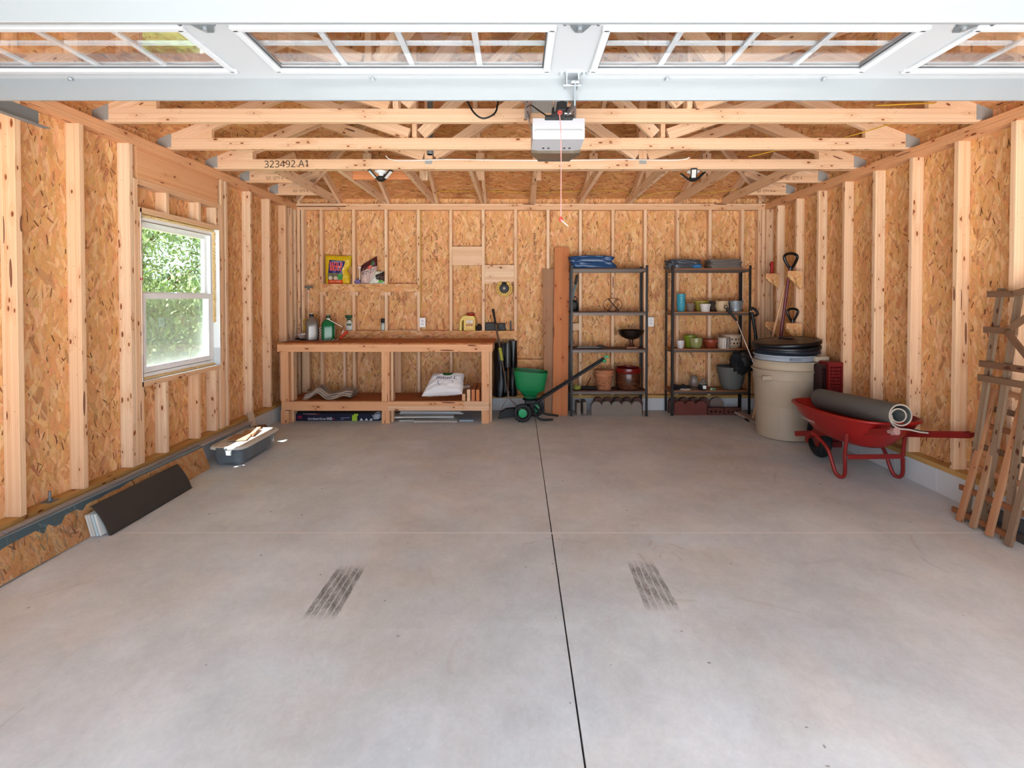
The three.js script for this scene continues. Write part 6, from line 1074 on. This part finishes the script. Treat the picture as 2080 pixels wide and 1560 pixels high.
// ---------------------------------------------------------------- overhead
{
  const o = thing('garage_door_opener', 'white garage door opener hanging below the front truss', 'opener', [0.222, 0, 0]);
  const holeMat = std(0x6a4a30, 0.9), Zf = 2.70, Zb = 3.06, body = new THREE.Shape();          // plan outline, chamfered at the far corners
  const pl = [[-0.14, Zf], [0.14, Zf], [0.143, Zb - 0.12], [0.095, Zb], [-0.095, Zb], [-0.143, Zb - 0.12]];
  const hull = (y0, y1, k0, k1, cz) => { const pos = [], idx = [], m = pl.length; for (const [y, k] of [[y0, k0], [y1, k1]]) for (const [x, Z] of pl) pos.push(x * k, y, -(cz + (Z - cz) * k)); for (let i = 0; i < m; i++) { const j = (i + 1) % m; idx.push(i, j, i + m, j, j + m, i + m); } for (let i = 1; i < m - 1; i++) { idx.push(0, i + 1, i); idx.push(m, m + i, m + i + 1); } const g = new THREE.BufferGeometry(); g.setAttribute('position', new THREE.Float32BufferAttribute(pos, 3)); g.setIndex(idx); const r = g.toNonIndexed(); r.computeVertexNormals(); r.setAttribute('uv', new THREE.Float32BufferAttribute(new Float32Array(r.attributes.position.count * 2), 2)); return r; };
  part('housing', [hull(2.275, 2.375, 1, 1, 2.88), hull(2.265, 2.275, 0.985, 1, 2.88), rbox(0.278, 0.05, 0.1, 0.02, 0, 2.30, -Zf - 0.045)], std(0xb2b2b6, 0.4), o);
  const lensMat = new THREE.MeshPhysicalMaterial({ color: 0x6a5c4c, roughness: 0.25, transmission: 0.25, thickness: 0 });
  const lp = [[-0.142, 2.895], [-0.105, 2.91], [0.105, 2.91], [0.142, 2.895], [0.142, 2.95], [0.096, 3.065], [-0.096, 3.065], [-0.142, 2.95]].map(([x, Z]) => [x, -Z]);
  part('light_lens', plan(lp, 2.248, 2.264), lensMat, o); part('lens_rim', plan([[-0.1, -3.05], [0.1, -3.05], [0.096, -3.07], [-0.096, -3.07]], 2.245, 2.268), std(0x3a342e, 0.5), o);
  part('vent_slot', [-0.075, -0.045, 0.045, 0.075].map((x) => box(x - 0.006, x + 0.006, 2.262, 2.2665, -2.87, -2.855)), black, o);
  part('chassis', [rbox(0.15, 0.016, 0.05, 0.004, 0, 2.372, -2.685), rbox(0.06, 0.04, 0.06, 0.006, -0.01, 2.39, -2.66)], black, o);
  for (const x of [-0.155, 0.15]) part('hanger_bracket', [box(x - 0.018, x + 0.018, 2.595, 2.76, -3.335, -3.332), beam(V(x, 2.62, -3.333), V(x * 0.85, 2.37, -2.95), 0.003, 0.03)], galv, o);
  for (const x of [-0.155, 0.15]) for (let k = 0; k < 5; k++) part('bracket_hole', new THREE.CylinderGeometry(0.005, 0.005, 0.001, 10).rotateX(Math.PI / 2).translate(x, 2.61 + k * 0.033, -3.3312), holeMat, o);
  part('rail', [box(-0.03, -0.012, 2.385, 2.425, -2.72, 0.3), box(0.012, 0.03, 2.385, 2.425, -2.72, 0.3), box(-0.03, 0.03, 2.422, 2.428, -2.72, 0.3)], galv, o);
  part('belt', box(-0.006, 0.006, 2.39, 2.40, -2.7, 0.25), black, o);
  const t = new THREE.Group(); t.name = 'trolley'; t.position.set(0, 2.365, -2.56); o.add(t);
  part('carriage', [rbox(0.05, 0.05, 0.13, 0.008, 0, 0, 0), rbox(0.03, 0.03, 0.05, 0.006, 0.03, -0.012, 0.02)], black, t); part('release_lever', [rbox(0.01, 0.01, 0.035, 0.004, -0.01, -0.026, 0.045), new THREE.TorusGeometry(0.01, 0.0025, 8, 16).translate(-0.01, -0.032, 0.058)], std(0xcf4a3a, 0.5), t);
  part('door_arm', [beam(V(0.03, 2.338, -2.53), V(0.016, 2.218, -2.085), 0.006, 0.022), beam(V(0.016, 2.214, -2.088), V(0.012, 2.29, -2.04), 0.006, 0.022)], std(0x5c6266, 0.45, 0.5), o); part('arm_bolt', [new THREE.CylinderGeometry(0.01, 0.01, 0.03, 8).rotateZ(Math.PI / 2).translate(0.03, 2.34, -2.53), new THREE.CylinderGeometry(0.01, 0.01, 0.03, 8).rotateZ(Math.PI / 2).translate(0.012, 2.285, -2.042)], chrome, o);
  part('power_cord', tube([[-0.06, 2.385, -2.7], [-0.1, 2.42, -2.72], [-0.14, 2.52, -2.9], [-0.16, 2.66, -3.3]], 0.004, 24, 6), black, o);
  ink(o, 'maker_name', 'BELT DRIVE', 0.07, 0.011, [0.0, 2.3715, -2.6595], [0, 0, 0], '#e8e8e8', 'sans-serif', 'bold');
  const c = thing('release_cord', 'thin red emergency release cord hanging from the opener', 'cord', [0.212, 0, -2.53]);
  part('cord', tube([[0, 2.33, 0], [0.006, 2.27, 0.002], [0.008, 2.15, 0], [0.008, 1.815, 0]], 0.0026, 30, 6), std(0xd98a84, 0.6), c); part('handle', [new THREE.SphereGeometry(0.011, 12, 10).scale(1, 1.2, 1).translate(0.008, 1.807, 0)], std(0xd8413a, 0.4), c); part('tag', beam(V(0.004, 1.806, 0.004), V(0.042, 1.772, 0.012), 0.008, 0.003), white, c);
}
// two tri-panel lamps on the girder
[[-1.268, 'left three-panel garage lamp in white socket under girder', -0.3], [1.634, 'right three-panel garage lamp in white socket under girder', 0.35]].forEach(([x, label, turn]) => {
  const o = thing('panel_lamp', label, 'lamp', [x, PLATE, -4.66], turn, 'three-panel garage lamps');
  part('socket', lathe([[0, 0], [0.058, 0], [0.058, -0.014], [0.048, -0.02], [0.024, -0.03], [0.02, -0.055], [0, -0.055]]), white, o);
  part('hub', [lathe([[0, -0.05], [0.03, -0.052], [0.042, -0.066], [0.042, -0.08], [0.025, -0.095], [0, -0.097]])], black, o);
  for (let k = 0; k < 3; k++) {
    const a = k * Math.PI * 2 / 3 + 0.1, w = new THREE.Group(); w.name = 'wing'; w.position.set(Math.cos(a) * 0.04, -0.078, Math.sin(a) * 0.04); w.rotation.set(0, -a, 0); o.add(w);
    const p = part('panel_frame', rbox(0.105, 0.012, 0.055, 0.005, 0.055, 0, 0), black, w); p.rotation.z = 0.75; const d = part('diffuser', rbox(0.085, 0.004, 0.038, 0.0015, 0.055, -0.0065, 0), std(0xe4e4e0, 0.4), w); d.rotation.z = 0.75;
  }
});
solo('lamp_blocking', box(-1.64, -1.07, PLATE + 0.001, PLATE + SD, -5.03, -4.995, 0), new THREE.MeshStandardMaterial({ map: lumTex[1], color: 0xf0c0a0, roughness: 0.75 }), 'reddish cross block between jacks behind left lamp', 'block');
// cables
solo('white_cable', tube([[-1.2, PLATE + 0.115, -4.575], [-1.17, PLATE + 0.085, -4.575], [-0.6, PLATE + 0.083, -4.578], [0.2, PLATE + 0.074, -4.578], [0.9, PLATE + 0.082, -4.578], [1.53, PLATE + 0.085, -4.578], [1.57, PLATE + 0.1, -4.575]], 0.005, 80, 6), white, 'white electrical cable stapled along the girder truss', 'cable');
solo('yellow_cable', tube([[-0.98, 2.62, -6.16], [-0.985, 2.70, -6.15], [-0.7, 2.72, -6.14], [-0.3, 2.715, -6.14], [0.2, 2.705, -6.13], [0.75, 2.715, -6.13], [1.1, 2.73, -6.12], [1.33, 2.70, -6.13], [1.42, 2.6, -6.17]], 0.0045, 90, 6), std(0xd2a22e, 0.5), 'yellow electrical cable draped across the hip jacks', 'cable');
solo('yellow_cable', tube([[1.44, 2.6, -6.17], [1.6, 2.67, -6.13], [1.9, 2.71, -6.1], [2.3, 2.69, -6.1], [2.65, 2.71, -6.0]], 0.0045, 60, 6), std(0xd2a22e, 0.5), 'second yellow cable running to the right back corner', 'cable');
solo('yellow_cable', tube([[2.4, PLATE + 0.105, -3.36], [2.75, PLATE + 0.12, -3.36], [2.9, PLATE + 0.15, -3.45], [2.7, PLATE + 0.12, -3.98], [2.3, PLATE + 0.1, -4.3], [2.1, PLATE + 0.1, -4.55]], 0.0045, 60, 6), std(0xd2a22e, 0.5), 'yellow cable looping over trusses near the right wall', 'cable');
solo('black_cable', tube([[-0.36, 2.80, -3.30], [-0.33, 2.70, -3.28], [-0.27, 2.60, -3.26], [-0.22, 2.575, -3.26], [-0.15, 2.61, -3.27], [-0.13, 2.68, -3.3], [-0.12, 2.8, -3.32]], 0.006, 50, 8), black, 'black cable loop hanging in front of the front truss', 'cable');
{ const o = thing('metal_conduit', 'short grey conduit pipe behind the middle truss web', 'pipe', [-0.73, PLATE, -4.2]); part('pipe', [bar(V(0, 0.02, 0), V(0, 0.6, 0), 0.024), bar(V(0, 0.02, 0), V(0, 0.06, 0), 0.029)], galvDark, o); }
scene.traverse((o) => { if (o.isMesh) { if (o.parent !== scene && ['screw', 'bolt', 'tread', 'foam_bead', 'vent_slot', 'rib'].includes(o.name)) o.userData.kind = 'stuff'; o.castShadow = true; o.receiveShadow = true; } });
renderer.render(scene, camera);
